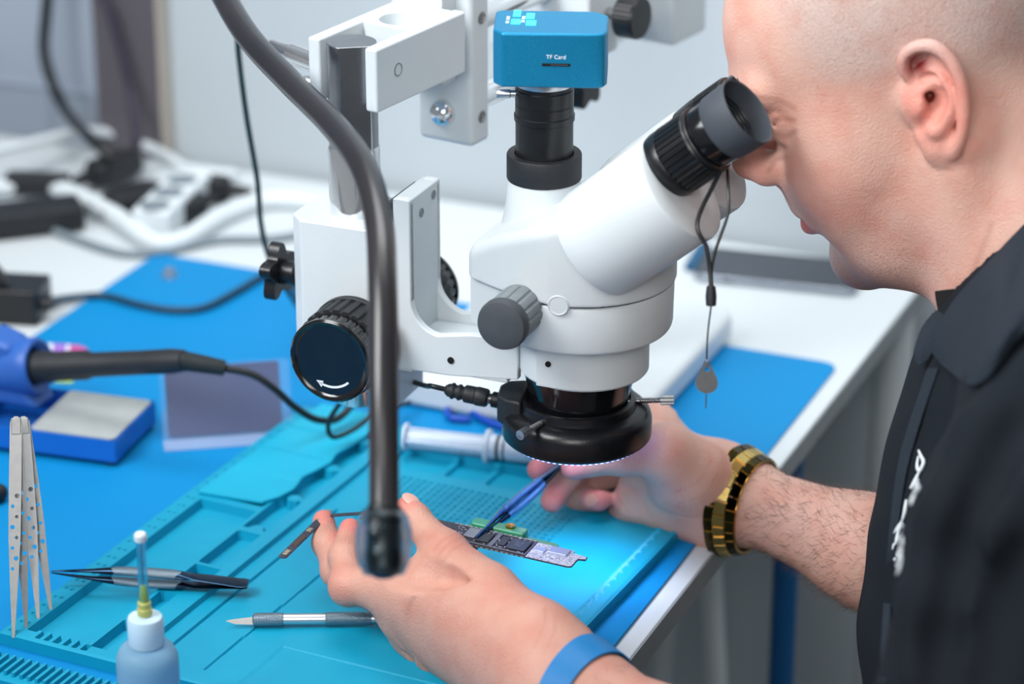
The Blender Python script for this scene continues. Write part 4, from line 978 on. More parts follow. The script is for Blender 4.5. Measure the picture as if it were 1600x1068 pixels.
def knurl_mat(nm='knurled', col=(150, 166, 178)):
    m = mat(nm, col, .3, .9)
    nt = m.node_tree; b = nt.nodes['Principled BSDF']; tc = nt.nodes.new('ShaderNodeTexCoord'); hs = []
    mp = nt.nodes.new('ShaderNodeMapping'); nt.links.new(tc.outputs['Object'], mp.inputs[0]); mp.inputs['Rotation'].default_value = (0, 0, radians(8))
    for d in ('DIAGONAL', 'X'):
        w = nt.nodes.new('ShaderNodeTexWave'); w.inputs['Scale'].default_value = 420; w.bands_direction = d; nt.links.new(mp.outputs[0], w.inputs[0]); hs.append(w)
    mu = nt.nodes.new('ShaderNodeMath'); mu.operation = 'MULTIPLY'; nt.links.new(hs[0].outputs['Fac'], mu.inputs[0]); nt.links.new(hs[1].outputs['Fac'], mu.inputs[1])
    bp = nt.nodes.new('ShaderNodeBump'); bp.inputs['Strength'].default_value = .8; bp.inputs['Distance'].default_value = .0006; nt.links.new(mu.outputs[0], bp.inputs['Height']); nt.links.new(bp.outputs[0], b.inputs['Normal'])
    return m
M['knurl'] = knurl_mat(); M['knurlb'] = knurl_mat('knurled_blue', (92, 146, 206))
M['bluesteel'] = mat('dark_blued_steel', (40, 62, 84), .16, .9, noise=(60, (24, 40, 60), .6))
flat_tweezers('pointed steel tweezers with knurled grip lying across the left tray of the teal mat', G(80, 893, .0185), G(388, 912, .0155), m0='bluesteel', endw=.0070)
# ---- scalpel
sk_ = thing('scalpel_knife', 'silver craft scalpel with knurled collars lying on the teal mat beside the hand', 'knife')
a = G(352, 968, .0118); b = G(640, 965, .0118); X = (b-a).normalized(); Yn = ZD.cross(X)
mb = MB(); mb.prism([(0, -.0006), (.006, -.0026), (.0165, -.0030), (.0180, -.0024), (.0180, .0018), (.012, .0012), (.004, .0003)], a-Yn*0, X, (Yn*.5+ZD*.86).normalized(), X.cross((Yn*.5+ZD*.86).normalized()), .0006); mb.build('blade', M['steelm'], sk_)
r = .0041
mb = MB(); mb.lathe([(.0022, .0165), (.0036, .0172), (r, .0180), (r, .0350), (r*.9, .0353)], a, X, 28); mb.build('knurled_collar', M['knurl'], sk_)
mb = MB(); mb.lathe([(r*.86, .035), (r*.86, .0610)], a, X, 28); mb.build('shaft', M['alu'], sk_)
mb = MB(); mb.lathe([(r*.9, .0607), (r, .0610), (r, .088), (r*.9, .0885)], a, X, 28); mb.build('knurled_collar', M['knurl'], sk_)
mb = MB(); mb.lathe([(r*.86, .088), (r*.86, .120), (r, .1205), (r, .128), (.002, .1285)], a, X, 28); mb.build('shaft', M['alu'], sk_)

# ---- phone on the bench behind
ph = thing('phone', 'black glass phone with silver rim lying on the white bench below the chin', 'phone')
a = G(1082, 440, .0); b = G(1336, 466, .0); X = (b-a).normalized(); Y = ZD.cross(X); w = (b-a).length
mb = MB(); mb.prism(rrect(0, w, 0, .062, .008), a+ZD*.0002, X, Y, ZD, .0068); mb.build('phone_body', mat('phone_rim', (150, 156, 166), .25, .9), ph, bevel=.0012, bseg=3)
mb = MB(); mb.prism(rrect(.0014, w-.0014, .0014, .0606, .007), a+ZD*.0070, X, Y, ZD, .0007); mb.build('screen', mat('phone_glass', (52, 58, 66), .18, noise=(30, (46, 52, 60), .5)), ph)
mb = MB(); mb.box(a+X*w*.22+Y*-.0000+ZD*.0036, (.010, .0008, .0014), X, Y, ZD); mb.build('side_button', M['black'], ph)
mb = MB(); c = a-X*.006+Y*.045; c.z = .0045; mb.box(c+ZD*-.0005, (.010, .052, .0070), X, Y, ZD); o = mb.build('blue_case', mat('petrol_blue', (6, 78, 116), .4), None, bevel=.002); tag(o, 'petrol blue flip case edge beside the left end of the phone', 'case')

# ================================================================== CIRCUIT BOARD
pcb = thing('circuit_board', 'dark logic board with soldered chips held up in the left hand', 'circuit board')
ZB = .052
bR = G(892, 888, ZB); bL = G(560, 812, ZB+.004); BX = (bR-bL).normalized(); BY = ZD.cross(BX).normalized(); BZ = BX.cross(BY)
bw = (bR-bL).length; BW = .0245
far = G(905, 850, ZB)
def BB(x, y, z=0): return bR-BX*x+BY*y+BZ*z          # x measured back from the right end
mboard = mat('board_dark', (34, 34, 44), .4, noise=(700, (96, 92, 112), .45), bump=(1400, .3))
mboardp = mat('board_violet', (140, 138, 182), .4, noise=(700, (236, 240, 250), .9), bump=(1400, .5))
poly = [(0, .0015), (.002, 0), (.085, 0), (.0855, .001), (bw, .001), (bw, .020), (.085, .0215), (.030, .0215), (.028, .0205), (.006, .0205), (.005, .0175), (-.004, .0165), (-.0045, .0125), (0, .0115)]
mb = MB(); mb.prism([(x, y) for x, y in poly], bR, -BX, BY, BZ, .0009); mb.build('board', mboard, pcb, bevel=.0002)
mb = MB(); mb.prism([(.0004, .0018), (.0022, .0004), (.0300, .0004), (.0300, .0205), (.006, .0200), (.0055, .0170), (-.0035, .0162), (-.004, .013), (.0004, .0118)], bR+BZ*.00092, -BX, BY, BZ, .00015); mb.build('component_field', mboardp, pcb)
def chip(x0, x1, y0, y1, h, m, nm='chip', bev=.0002):
    c = BB((x0+x1)/2, (y0+y1)/2, .00105+h/2); mb = MB(); mb.box(c, (abs(x1-x0), abs(y1-y0), h), BX, BY, BZ); return mb.build(nm, m, pcb, bevel=bev)
mch = mat('chip_black', (38, 42, 50), .3, noise=(200, (50, 55, 64), .5)); mcan = mat('shield_can', (206, 214, 236), .3, .6, noise=(90, (180, 190, 220), .5))
mfr = mat('frame_grey', (128, 130, 140), .35, .6)
chip(.0075, .0195, .0100, .0180, .0015, mcan, 'shield_can'); chip(.0215, .0275, .0085, .0140, .0010, mcan, 'shield_can')
chip(.0325, .0450, .0045, .0170, .0011, mch); chip(.0465, .0510, .0065, .0165, .0008, mch); chip(.0570, .0655, .0055, .0165, .0010, mch); chip(.0665, .0740, .0070, .0180, .0013, mat('can_grey', (150, 152, 164), .3, .6), 'shield_can')
text('chip_marking', 'A19\nM4', .0030, BB(.0388, .0108, .00222), -BX*-1, BY, mat('marking_grey', (120, 128, 142), .5), pcb)
for (x0, x1, y0, y1) in ((.0304, .0312, .001, .021), (.0530, .0560, .0015, .0205), (.0304, .085, .0015, .0022), (.0304, .085, .0198, .0205)):
    chip(x0, x1, y0, y1, .0006, mfr, 'shield_rail', .0001)
rs = np.random.default_rng(3); mb = MB()
for k in range(230):
    x = rs.uniform(.001, .0295) if k < 110 else rs.uniform(.032, .083); y = rs.uniform(.002, .0195)
    occ = [(.0070, .0200, .0095, .0185), (.0210, .0280, .0080, .0145), (.0320, .0455, .004, .0175), (.0460, .0515, .006, .017), (.0565, .066, .005, .017), (.066, .0745, .0065, .0185), (.0525, .0565, 0, .021)]
    if any(a_ < x < b_ and c_ < y < d_ for a_, b_, c_, d_ in occ) or (x < .006 and y > .011): continue
    mb.box(BB(x, y, .0013), ((.0010, .0005) if k % 2 else (.0005, .0010))+(.0005,), BX, BY, BZ)
ob = mb.build('small_component', mat('tinned', (220, 224, 232), .3, .7), pcb); ob['kind'] = 'stuff'
mb = MB()
for k in range(17): mb.box(BB(.032+k*.0033, -.0001, .0005), (.0020, .0004, .0005), BX, BY, BZ); mb.box(BB(.032+k*.0033, .0212, .0012), (.0018, .0006, .0003), BX, BY, BZ)
ob = mb.build('edge_pad', mat('edge_gold', (222, 214, 178), .3, .8), pcb); ob['kind'] = 'stuff'
# thin arm of the board that bends toward the left
s0 = G(440, 872, ZB-.006); s1 = G(508, 806, ZB); s2 = bL+BY*.010
mb = MB(); X = (s1-s0).normalized(); Y = ZD.cross(X).normalized(); L_ = (s1-s0).length
mb.prism([(.0015, -.0028), (L_, -.0028), (L_, .0028), (.0015, .0028), (0, .0014), (0, -.0014)], s0, X, Y, X.cross(Y), .0008)
mb.build('board_arm', mboard, pcb, bevel=.0002)
mb = MB(); X2 = (s2-s1).normalized(); Y2 = ZD.cross(X2); mb.box((s1+s2)/2+ZD*.0002, ((s2-s1).length+.006, .0036, .0008), X2, Y2, X2.cross(Y2)); mb.build('board_arm', mboard, pcb, bevel=.0002)
for (k, ln) in ((.006, .0055), (.033, .004), (.047, .006), (.056, .003)):
    mb = MB(); mb.box(s0+X*k+X.cross(Y)*.0010, (ln, .0032, .0006), X, Y, X.cross(Y)); mb.build('contact_pad', mat('pad_beige', (186, 180, 160), .35, .5, noise=(900, (110, 106, 96), .8)), pcb, bevel=.0002)
mb = MB(); mb.box(s0+X*.020+X.cross(Y)*.0009, (.012, .0040, .0003), X, Y, X.cross(Y)); mb.build('dark_label', mat('brown_label', (74, 60, 58), .4), pcb)
# green carrier jig behind the board
jg = thing('green_jig', 'small green resin jig block behind the circuit board', 'jig')
mg = mat('green_resin', (46, 150, 118), .35, noise=(60, (80, 110, 70), .7), coat=.3)
g0 = G(690, 838, .046); g1 = G(786, 846, .046); X = BX; Y = BY
ga = BB(.083, .0226, -.0085)
mb = MB(); mb.prism(rrect(0, .062, 0, .012, .003), ga, X, Y, BZ, .004); mb.build('jig_base', mg, jg, bevel=.0008)
mb = MB(); mb.prism(rrect(.006, .042, .0012, .0095, .002), ga+BZ*.004, X, Y, BZ, .0070); mb.build('jig_block', mg, jg, bevel=.0012)
mb = MB(); mb.lathe([(.0030, 0), (.0030, .0014), (.0018, .0016), (.0002, .0016)], ga+X*.031+Y*.006+BZ*.011, BZ, 20); mb.build('brass_screw', M['brass'], jg)
# ================================================================== PERSON
CP = V((0, 0, CAM_H))
man = thing('person', 'man in a black polo shirt leaning in to look through the microscope eyepiece', 'person')
HA = radians(4); HP = radians(25); HF0 = V((-cos(HA), sin(HA), 0)); HL = V((-sin(HA), -cos(HA), 0))
HF = HF0*cos(HP)-ZD*sin(HP); HU = HF0*sin(HP)+ZD*cos(HP); HO = P(1439, 167, 1.60)-HL*.072
def HD(f, u, l): return HO+HF*(f/1000)+HU*(u/1000)+HL*(l/1000)
def EP(px, py, l):              # sight line meets the plane l mm to his left of the midline
    v = (py-534)/FPX; r = V(((px-800)/FPX, CT-v*ST, -(ST+v*CT))); C = V((0, 0, CAM_H))
    t = (l/1000-(C-HO).dot(HL))/r.dot(HL); return C+r*t
hax = (HF, HU, HL)
F = Field(HO-V((.135, .10, .20)), HO+V((.175, .10, .145)), .0013)
E_ = lambda c, r, k=.012, op='add', ax=hax: F.ell(HD(*c), [x/1000 for x in r], k, ax, op)
C_ = lambda a, b, ra, rb, k=.012, op='add': F.cap(HD(*a), HD(*b), ra/1000, rb/1000, k, op)
E_((0, 38, 0), (98, 88, 75)); E_((-22, 20, 0), (76, 70, 70))
E_((35, -30, 0), (58, 72, 60)); E_((68, -48, 0), (28, 30, 30))
for s_ in (1, -1): E_((36, -14, 46*s_), (42, 36, 24), .02)
for s_ in (1, -1):
    C_((91, 30, 8*s_), (82, 33, 38*s_), 10, 9, .012)
    E_((58, -30, 38*s_), (31, 26, 24), .015); E_((54, -60, 34*s_), (27, 30, 22), .018)
    C_((0, -42, 55*s_), (48, -86, 36*s_), 15, 17, .02); C_((48, -86, 36*s_), (70, -97, 12*s_), 17, 14, .018)
E_((70, -97, 0), (20, 16, 24), .010); E_((36, -92, 0), (42, 22, 40), .02)
# neck
F.cap(P(1530, 230, 1.665), P(1668, 530, 1.665), .056, .063, .03)
F.cap(P(1560, 150, 1.665), P(1700, 400, 1.665), .050, .060, .03)
F.cap(P(1500, 235, 1.612), P(1500, 470, 1.650), .009, .007, .02)
# eye sockets, lids, eyes
for s_ in (1, -1):
    E_((100, 12, 27*s_), (15, 10, 17), .010, 'cut')
    E_((75, 11, 32*s_), (14.5, 13, 15), .004)
    C_((87.5, 19.5, 22*s_), (80, 19, 44*s_), 1.8, 1.4, .003)
    C_((88, 13, 20*s_), (82, 13.5, 43*s_), 1.1, .9, .002, 'cut')
    C_((86, 2, 22*s_), (80, 3, 42*s_), 3.2, 2.6, .006)
# nose
C_((98, 17, 0), (106, 0, 0), 7.5, 7.5, .010); C_((106, 0, 0), (110, -13, 0), 8, 10, .006); E_((110, -15.5, 0), (10.5, 9.8, 11), .003); E_((103, -18, 8), (11, 9, 8), .006); E_((103, -18, -8), (11, 9, 8), .006)
for s_ in (1, -1):
    E_((100, -22, 12*s_), (11, 8.5, 7), .003); C_((92, -18, 18*s_), (84, -52, 28*s_), 6, 6, .010)
    C_((90, -24, 21.5*s_), (96, -15, 19*s_), 1.2, .8, .003, 'cut')
C_((110, -23, 0), (99, -32, 0), 3.4, 4, .004)
for s_ in (1, -1): F.ell(HD(105, -29, 6.8*s_), [.0055, .0038, .0030], .0015, hax, 'cut')
# lips
C_((93, -40, 0), (92.5, -52, 0), 6, 6.5, .008)
for s_ in (1, -1):
    C_((91.8, -55.5, 2*s_), (83, -62, 21*s_), 5.2, 3.2, .003); C_((91.5, -66, 0), (83, -65, 19*s_), 6.4, 3.6, .003)
    C_((99, -60, 0), (93, -61, 12*s_), 1.5, 1.2, .0015, 'cut'); C_((93, -61, 12*s_), (86, -64, 23*s_), 1.2, 1.6, .0015, 'cut')
C_((96, -81, -9), (96, -81, 9), 6, 6, .006, 'cut')
# left ear (seen) with helix, antihelix, tragus and lobe
LE = HL
earX = (EP(1520, 150, 85)-EP(1410, 120, 76)).normalized(); earN = earX.cross((EP(1478, 258, 80)-EP(1440, 62, 82)).normalized()).normalized(); earY = earN.cross(earX)
if earN.dot(HL) < 0: earN = -earN
F.ell(EP(1462, 150, 79), [.0165, .0270, .0040], .004, (earX, earY, earN)); F.cap(EP(1440, 150, 70), EP(1470, 160, 78), .013, .012, .008)
def ear(pts, rs, k=.002, op='add'):
    p = [EP(*q) for q in pts]; n = len(p); sp_ = spline(p, 5); F.chain(sp_, [x/1000 for x in lerp_list(rs, len(sp_))], k, op=op)
ear([(1428, 128, 76), (1415, 112, 78), (1413, 92, 80), (1430, 76, 82), (1458, 74, 85), (1484, 96, 88), (1501, 132, 90), (1507, 175, 90), (1502, 212, 88), (1490, 238, 84)], [2.2, 3.0, 3.4, 3.8, 3.8, 3.6, 3.4, 3.2, 3.2, 3.6])
ear([(1452, 112, 81), (1470, 126, 84), (1481, 150, 86), (1482, 178, 86), (1472, 198, 84), (1460, 206, 83)], [2.2, 2.8, 3.2, 3.4, 3.2, 2.8], .003)
F.ell(EP(1460, 164, 87), [.0072, .0118, .0062], .003, (earX, earY, earN), 'cut')
ear([(1440, 124, 81.5), (1456, 120, 84), (1468, 128, 86)], [2.0, 1.6, .8], .002, 'cut')
ear([(1424, 98, 84), (1440, 91, 86), (1462, 98, 89), (1484, 128, 92), (1492, 165, 93)], [2.6, 2.6, 2.3, 1.8, 1.2], .002, 'cut')
F.ell(EP(1451, 151, 80), [.0032, .0040, .0060], .0015, (earX, earY, earN), 'cut')
F.ell(EP(1438, 167, 81), [.0038, .0062, .0044], .003, (earX, earY, earN)); F.ell(EP(1457, 203, 82), [.0042, .0034, .0036], .003, (earX, earY, earN))
F.ell(EP(1471, 228, 80.5), [.0108, .0125, .0044], .004, (earX, earY, earN)); F.cap(EP(1446, 212, 76), EP(1460, 232, 78), .0055, .005, .004)
# right ear, simpler
F.ell(HD(-8, 5, -80), [.014, .030, .005], .004, hax); F.chain([HD(6, 22, -78), HD(0, 34, -80), HD(-14, 34, -82), HD(-24, 16, -86), HD(-20, -8, -84), HD(-8, -24, -78)], [.003]*6, .003)
F.ell(HD(-5, 2, -86), [.007, .012, .004], .003, hax, 'cut')
F.half(P(1640, 470, 1.665), (P(1700, 640, 1.665)-P(1640, 470, 1.665)))
head_me, head_v = F.mesh('head')

# ---------- hands: joints surveyed as (px, py, range), radii in mm
def hand_field(pts, h, pad=.035):
    a = np.array([tuple(p) for p in pts]); return Field(a.min(0)-pad, a.max(0)+pad, h)
# LEFT HAND (nearer the camera)
W_ = P(893, 1088, 1.600); EL = P(1460, 1330, 1.45)
ix = [P(668, 925, 1.672), P(545, 915, 1.705), P(538, 868, 1.722), P(547, 826, 1.742)]
mx_ = [P(640, 950, 1.690), P(530, 890, 1.735), P(511, 848, 1.752), P(506, 813, 1.766)]
rg_ = [P(660, 985, 1.700), P(640, 930, 1.745), P(672, 880, 1.772), P(705, 834, 1.768)]
pk_ = [P(705, 1012, 1.690), P(700, 950, 1.735), P(718, 890, 1.758), P(738, 838, 1.756)]
th_ = [P(840, 1000, 1.615), P(767, 925, 1.650), P(697, 865, 1.682), P(636, 796, 1.712)]
F = Field(V((-.155, 1.27, -.01)), V((.20, 1.72, .105)), .0013)
def finger(ch, rs, k=.0028):
    F.chain(ch, [r/1000 for r in rs], k)
    for j in (1, 2): F.ell(ch[j], rs[j]/1000*1.06, .004)
finger(ix, [13.2, 11.2, 8.8, 6.8]); finger(mx_, [12.5, 10.4, 8.4, 6.9]); finger(rg_, [12, 9, 7.6, 6.2]); finger(pk_, [11, 8.5, 7.0, 5.8])
finger(th_, [16, 13.8, 11.8, 8.2], .010)
F.ell(th_[3]*.8+th_[2]*.2, .0092, .005); F.ell((ix[0]+mx_[0])/2+V((0, -.004, .003)), .0125, .015)
for ch, r0 in ((ix, 17), (mx_, 17), (rg_, 16), (pk_, 15)): F.cap(W_+(ch[0]-W_)*.12, ch[0], .021, r0/1000*.86, .022)
F.cap(W_, th_[0], .020, .017, .016); F.cap(th_[0], ix[0]*.7+W_*.3, .015, .012, .022); F.ell((th_[1]+ix[0])/2+V((0, .010, -.008)), .012, .018)
F.cap(ix[0]*.5+th_[1]*.5, W_, .016, .020, .02)
F.chain([P(622, 880, 1.662), P(660, 891, 1.653), P(697, 902, 1.646), P(738, 914, 1.638)], [.011, .0085, .0045, .001], .008, op='cut')
F.cap(W_, EL, .0262, .044, .03, flat=((.3, -.2, .9), .86))
for a, b in ((th_[2], 0), ):
    ax_ = (th_[3]-th_[1]).normalized(); 
    for q in (-.0028, 0, .0028): F.ell(th_[2]*.93+th_[1]*.07+ax_*(q-.004)+V((-.001, -.0105, .0045)), [.0075, .0035, .0006], .0012, (ax_.cross(V((0, -1, .3))).normalized(), V((0, -1, .3)).normalized(), ax_), 'cut')
lh_me, lh_v = F.mesh('left')
# rest of the left arm, hidden in the sleeve
# RIGHT HAND
WR = P(1128, 768, 1.845); ER = P(1590, 962, 1.765)
TWt = P(744, 841, 1.770)
rt = [P(1085, 735, 1.812), P(1040, 705, 1.800), P(972, 712, 1.800), P(896, 729, 1.806)]
ri = [P(1010, 672, 1.865), P(925, 680, 1.862), P(868, 712, 1.842), P(840, 733, 1.836)]
rm = [P(1020, 700, 1.885), P(925, 712, 1.885), P(885, 742, 1.862), P(863, 782, 1.846)]
rr_ = [P(1035, 730, 1.890), P(950, 740, 1.895), P(905, 778, 1.880), P(935, 782, 1.856)]
rp = [P(1060, 765, 1.885), P(1000, 785, 1.890), P(975, 800, 1.872), P(985, 790, 1.855)]
F = Field(V((-.005, 1.50, -.06)), V((.36, 1.80, .11)), .00125)
def finger2(ch, rs, k=.004):
    F.chain(ch, [r/1000 for r in rs], k)
    for j in (1, 2): F.ell(ch[j], rs[j]/1000*1.05, .004)
finger2(ri, [12, 9.5, 8.2, 7.0]); finger2(rm, [12, 9.5, 8.6, 7.8]); finger2(rr_, [11.5, 9, 8.4, 7.0]); finger2(rp, [11, 8.5, 7, 6.2])
finger2(rt, [15, 12.5, 10.4, 8.2], .008)
for ch, r0 in ((ri, 15), (rm, 15), (rr_, 15), (rp, 14)): F.cap(WR+(ch[0]-WR)*.1, ch[0], .0195, r0/1000*.9, .02)
F.cap(WR, rt[0], .022, .017, .02); F.ell(P(1080, 755, 1.822), [.026, .016, .017], .02); F.ell(P(1075, 790, 1.850), [.028, .014, .015], .015); F.ell(P(1010, 668, 1.862), [.018, .015, .014], .014)
F.cap(rt[1], ri[0], .013, .012, .018)
F.cap(WR, P(1360, 862, 1.800), .0238, .0355, .025, flat=((.35, .8, .3), .84)); F.cap(P(1360, 864, 1.800), ER, .0355, .041, .02, flat=((.35, .8, .3), .9))
F.chain([P(962, 745, 1.862), P(968, 775, 1.850), P(985, 800, 1.845)], [.0012]*3, .002, op='cut')
F.cap(P(1010, 735, 1.850), P(1110, 790, 1.842), .016, .020, .02); F.cap(P(1000, 780, 1.868), P(1110, 800, 1.855), .012, .017, .02)
rh_me, rh_v = F.mesh('right')
# upper arms + trunk under the shirt so that the body is one figure
SHL = P(1700, 640, 1.50); SHR = P(1760, 600, 1.80); NB = P(1668, 530, 1.665)
F = Field(V((.10, 1.05, -.55)), V((.62, 1.90, .30)), .006)
F.cap(NB, P(1755, 760, 1.66), .060, .095, .04); F.cap(P(1755, 760, 1.66), P(1820, 1500, 1.66), .095, .11, .04)
F.chain([NB, SHL, P(1560, 1080, 1.44), EL], [.05, .05, .046, .046], .03); F.chain([NB, SHR, P(1700, 850, 1.80), ER], [.05, .05, .046, .041], .03)
F.cap(EL, W_*.42+EL*.58, .044, .0375, .01, flat=((.3, -.2, .9), .86))
tr_me, tr_v = F.mesh('trunk')
def combine(name, mes):
    vs = []; fs = []; off = 0
    for me in mes:
        n = len(me.vertices); a = np.empty(n*3, np.float32); me.vertices.foreach_get('co', a); vs.append(a.reshape(-1, 3))
        q = np.empty(len(me.loops), np.int32); me.loops.foreach_get('vertex_index', q); fs.append(q.reshape(-1, 4)+off); off += n
    A_ = np.vstack(vs); Q = np.vstack(fs); me = bpy.data.meshes.new(name)
    me.vertices.add(len(A_)); me.vertices.foreach_set('co', A_.ravel()); me.loops.add(Q.size); me.loops.foreach_set('vertex_index', Q.ravel())
    me.polygons.add(len(Q)); me.polygons.foreach_set('loop_start', np.arange(0, Q.size, 4, dtype=np.int32)); me.polygons.foreach_set('loop_total', np.full(len(Q), 4, np.int32)); me.update(calc_edges=True)
    return me, A_
body_me, BV = combine('body', [head_me, lh_me, rh_me, tr_me])
# skin colour painted by anatomy, with fold, jaw and left-hand shade mixed in
rel = BV-np.array(HO); lf = rel@np.array(HF)*1000; lu = rel@np.array(HU)*1000; ll = rel@np.array(HL)*1000
nh = len(head_v); ish = np.arange(len(BV)) < nh
base = np.array(srgb((216, 172, 156))[:3]); colr = np.tile(base, (len(BV), 1))
def blob(c, r, col, amt):
    d = np.sqrt(((lf-c[0])/r[0])**2+((lu-c[1])/r[1])**2+((ll-c[2])/r[2])**2); w_ = np.clip(1-d, 0, 1)*amt*ish; w_ = w_[:, None]
    colr[:] = colr*(1-w_)+np.array(srgb(col)[:3])*w_
colr[nh:nh+len(lh_v)] = np.array(srgb((198, 148, 131))[:3])  # left hand darkened in colour for the dimmer foreground light
sc_ = 1/(1+np.exp(-((lu-30)-(.30*(lf)-6))/7)); back = 1/(1+np.exp((lf-52)/6)); sm_ = (sc_*back*ish*.75)[:, None]
colr = colr*(1-sm_)+np.array(srgb((190, 174, 168))[:3])*sm_
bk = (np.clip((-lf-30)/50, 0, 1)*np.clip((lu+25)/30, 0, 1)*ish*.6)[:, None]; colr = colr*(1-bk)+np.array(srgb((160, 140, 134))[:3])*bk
blob((95, 50, 0), (40, 40, 60), (238, 176, 160), .5)
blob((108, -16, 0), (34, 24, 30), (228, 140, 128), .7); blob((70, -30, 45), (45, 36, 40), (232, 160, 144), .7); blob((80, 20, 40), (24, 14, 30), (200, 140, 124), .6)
blob((90, -63, 0), (14, 11, 26), (190, 92, 92), 1.6)
blob((66, -100, 20), (44, 24, 55), (120, 98, 98), 1.3); blob((30, -80, 45), (60, 40, 40), (176, 140, 130), .8)  # beard tone plus shade under chin and jaw, painted in
eard = EP(1462, 160, 84); re_ = np.linalg.norm(BV-np.array(eard), axis=1); we = (np.clip(1-(re_/.044)**2, 0, 1)*ish*.75*np.clip((ll-76)/4, 0, 1))[:, None]
colr = colr*(1-we)+np.array(srgb((232, 148, 132))[:3])*we
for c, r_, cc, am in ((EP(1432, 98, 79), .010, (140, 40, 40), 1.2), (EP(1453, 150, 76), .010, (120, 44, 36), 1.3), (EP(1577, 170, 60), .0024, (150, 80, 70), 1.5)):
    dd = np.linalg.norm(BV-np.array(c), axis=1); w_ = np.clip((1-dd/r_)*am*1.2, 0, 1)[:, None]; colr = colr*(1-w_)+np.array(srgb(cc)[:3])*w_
for k in range(24):  # upper-lid fold and brow shade painted as a dark line
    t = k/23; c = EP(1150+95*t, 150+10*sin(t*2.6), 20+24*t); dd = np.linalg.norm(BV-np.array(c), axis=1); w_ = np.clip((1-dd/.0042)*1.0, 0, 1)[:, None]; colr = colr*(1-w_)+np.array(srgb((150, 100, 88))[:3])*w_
def tipred(c, r_, am=.8, cc=(226, 126, 118)):
    dd = np.linalg.norm(BV-np.array(c), axis=1); w_ = np.clip((1-dd/r_)*am, 0, 1)[:, None]; colr[:] = colr*(1-w_)+np.array(srgb(cc)[:3])*w_
for ch in (ix, mx_, rg_, pk_, th_): tipred(ch[3], .017, 1.1); tipred(ch[1], .017, .35)
for ch in (ri, rm, rr_, rt): tipred(ch[3], .018, 1.2, (216, 120, 130))
def crease(pts, r_=.0011, amt=.8, cc=(176, 112, 98)):  # shade in skin folds, painted as thin dark lines
    sp_ = spline([P(*p) for p in pts], 8)
    for c in sp_:
        d0 = (c-CP0).normalized(); q = BV-np.array(c); al = q@np.array(d0); dd = np.linalg.norm(q-al[:, None]*np.array(d0), axis=1); w_ = (np.clip((1-dd/r_)*amt, 0, 1)*(np.abs(al) < .03))[:, None]; w_ *= .45; colr[:] = colr*(1-w_)+np.array(srgb(cc)[:3])*w_
CP0 = V((0, 0, CAM_H))
for pts in ([(722, 838, 1.68), (700, 850, 1.68), (684, 868, 1.68)], [(732, 846, 1.68), (708, 858, 1.68), (692, 878, 1.68)], [(714, 832, 1.68), (694, 842, 1.68), (678, 858, 1.68)], [(640, 905, 1.66), (700, 900, 1.65), (760, 912, 1.65)],
            [(835, 1010, 1.6), (850, 975, 1.6), (852, 950, 1.6)], [(850, 1020, 1.6), (866, 985, 1.6), (868, 962, 1.6)], [(1150, 735, 1.82), (1146, 770, 1.82), (1130, 805, 1.82)], [(1110, 720, 1.8), (1090, 752, 1.8), (1050, 770, 1.81)], [(1120, 740, 1.8), (1100, 772, 1.8), (1060, 786, 1.82)], [(962, 742, 1.85), (966, 775, 1.85), (985, 802, 1.85)]): crease(pts)
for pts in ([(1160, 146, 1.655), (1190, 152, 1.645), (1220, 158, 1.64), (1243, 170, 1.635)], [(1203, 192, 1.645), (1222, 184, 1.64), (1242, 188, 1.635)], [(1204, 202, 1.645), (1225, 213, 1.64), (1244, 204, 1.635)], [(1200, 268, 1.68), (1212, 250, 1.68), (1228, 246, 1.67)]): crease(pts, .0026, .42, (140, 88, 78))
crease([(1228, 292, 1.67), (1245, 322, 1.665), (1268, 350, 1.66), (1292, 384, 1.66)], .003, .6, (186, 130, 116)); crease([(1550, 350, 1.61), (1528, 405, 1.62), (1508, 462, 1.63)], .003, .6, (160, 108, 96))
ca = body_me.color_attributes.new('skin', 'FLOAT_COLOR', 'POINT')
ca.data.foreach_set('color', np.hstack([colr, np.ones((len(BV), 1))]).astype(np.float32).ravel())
fa = body_me.attributes.new('stubble', 'FLOAT', 'POINT')
beard = np.clip(1-np.sqrt(((lf-62)/52)**2+((lu+92)/40)**2), 0, 1)*1.6
stb = np.clip(np.maximum(sc_*back*.75, np.clip(beard, 0, 1)), 0, 1)*ish; stb *= (1-np.clip(1-re_/.04, 0, 1))
fa.data.foreach_set('value', stb.astype(np.float32))
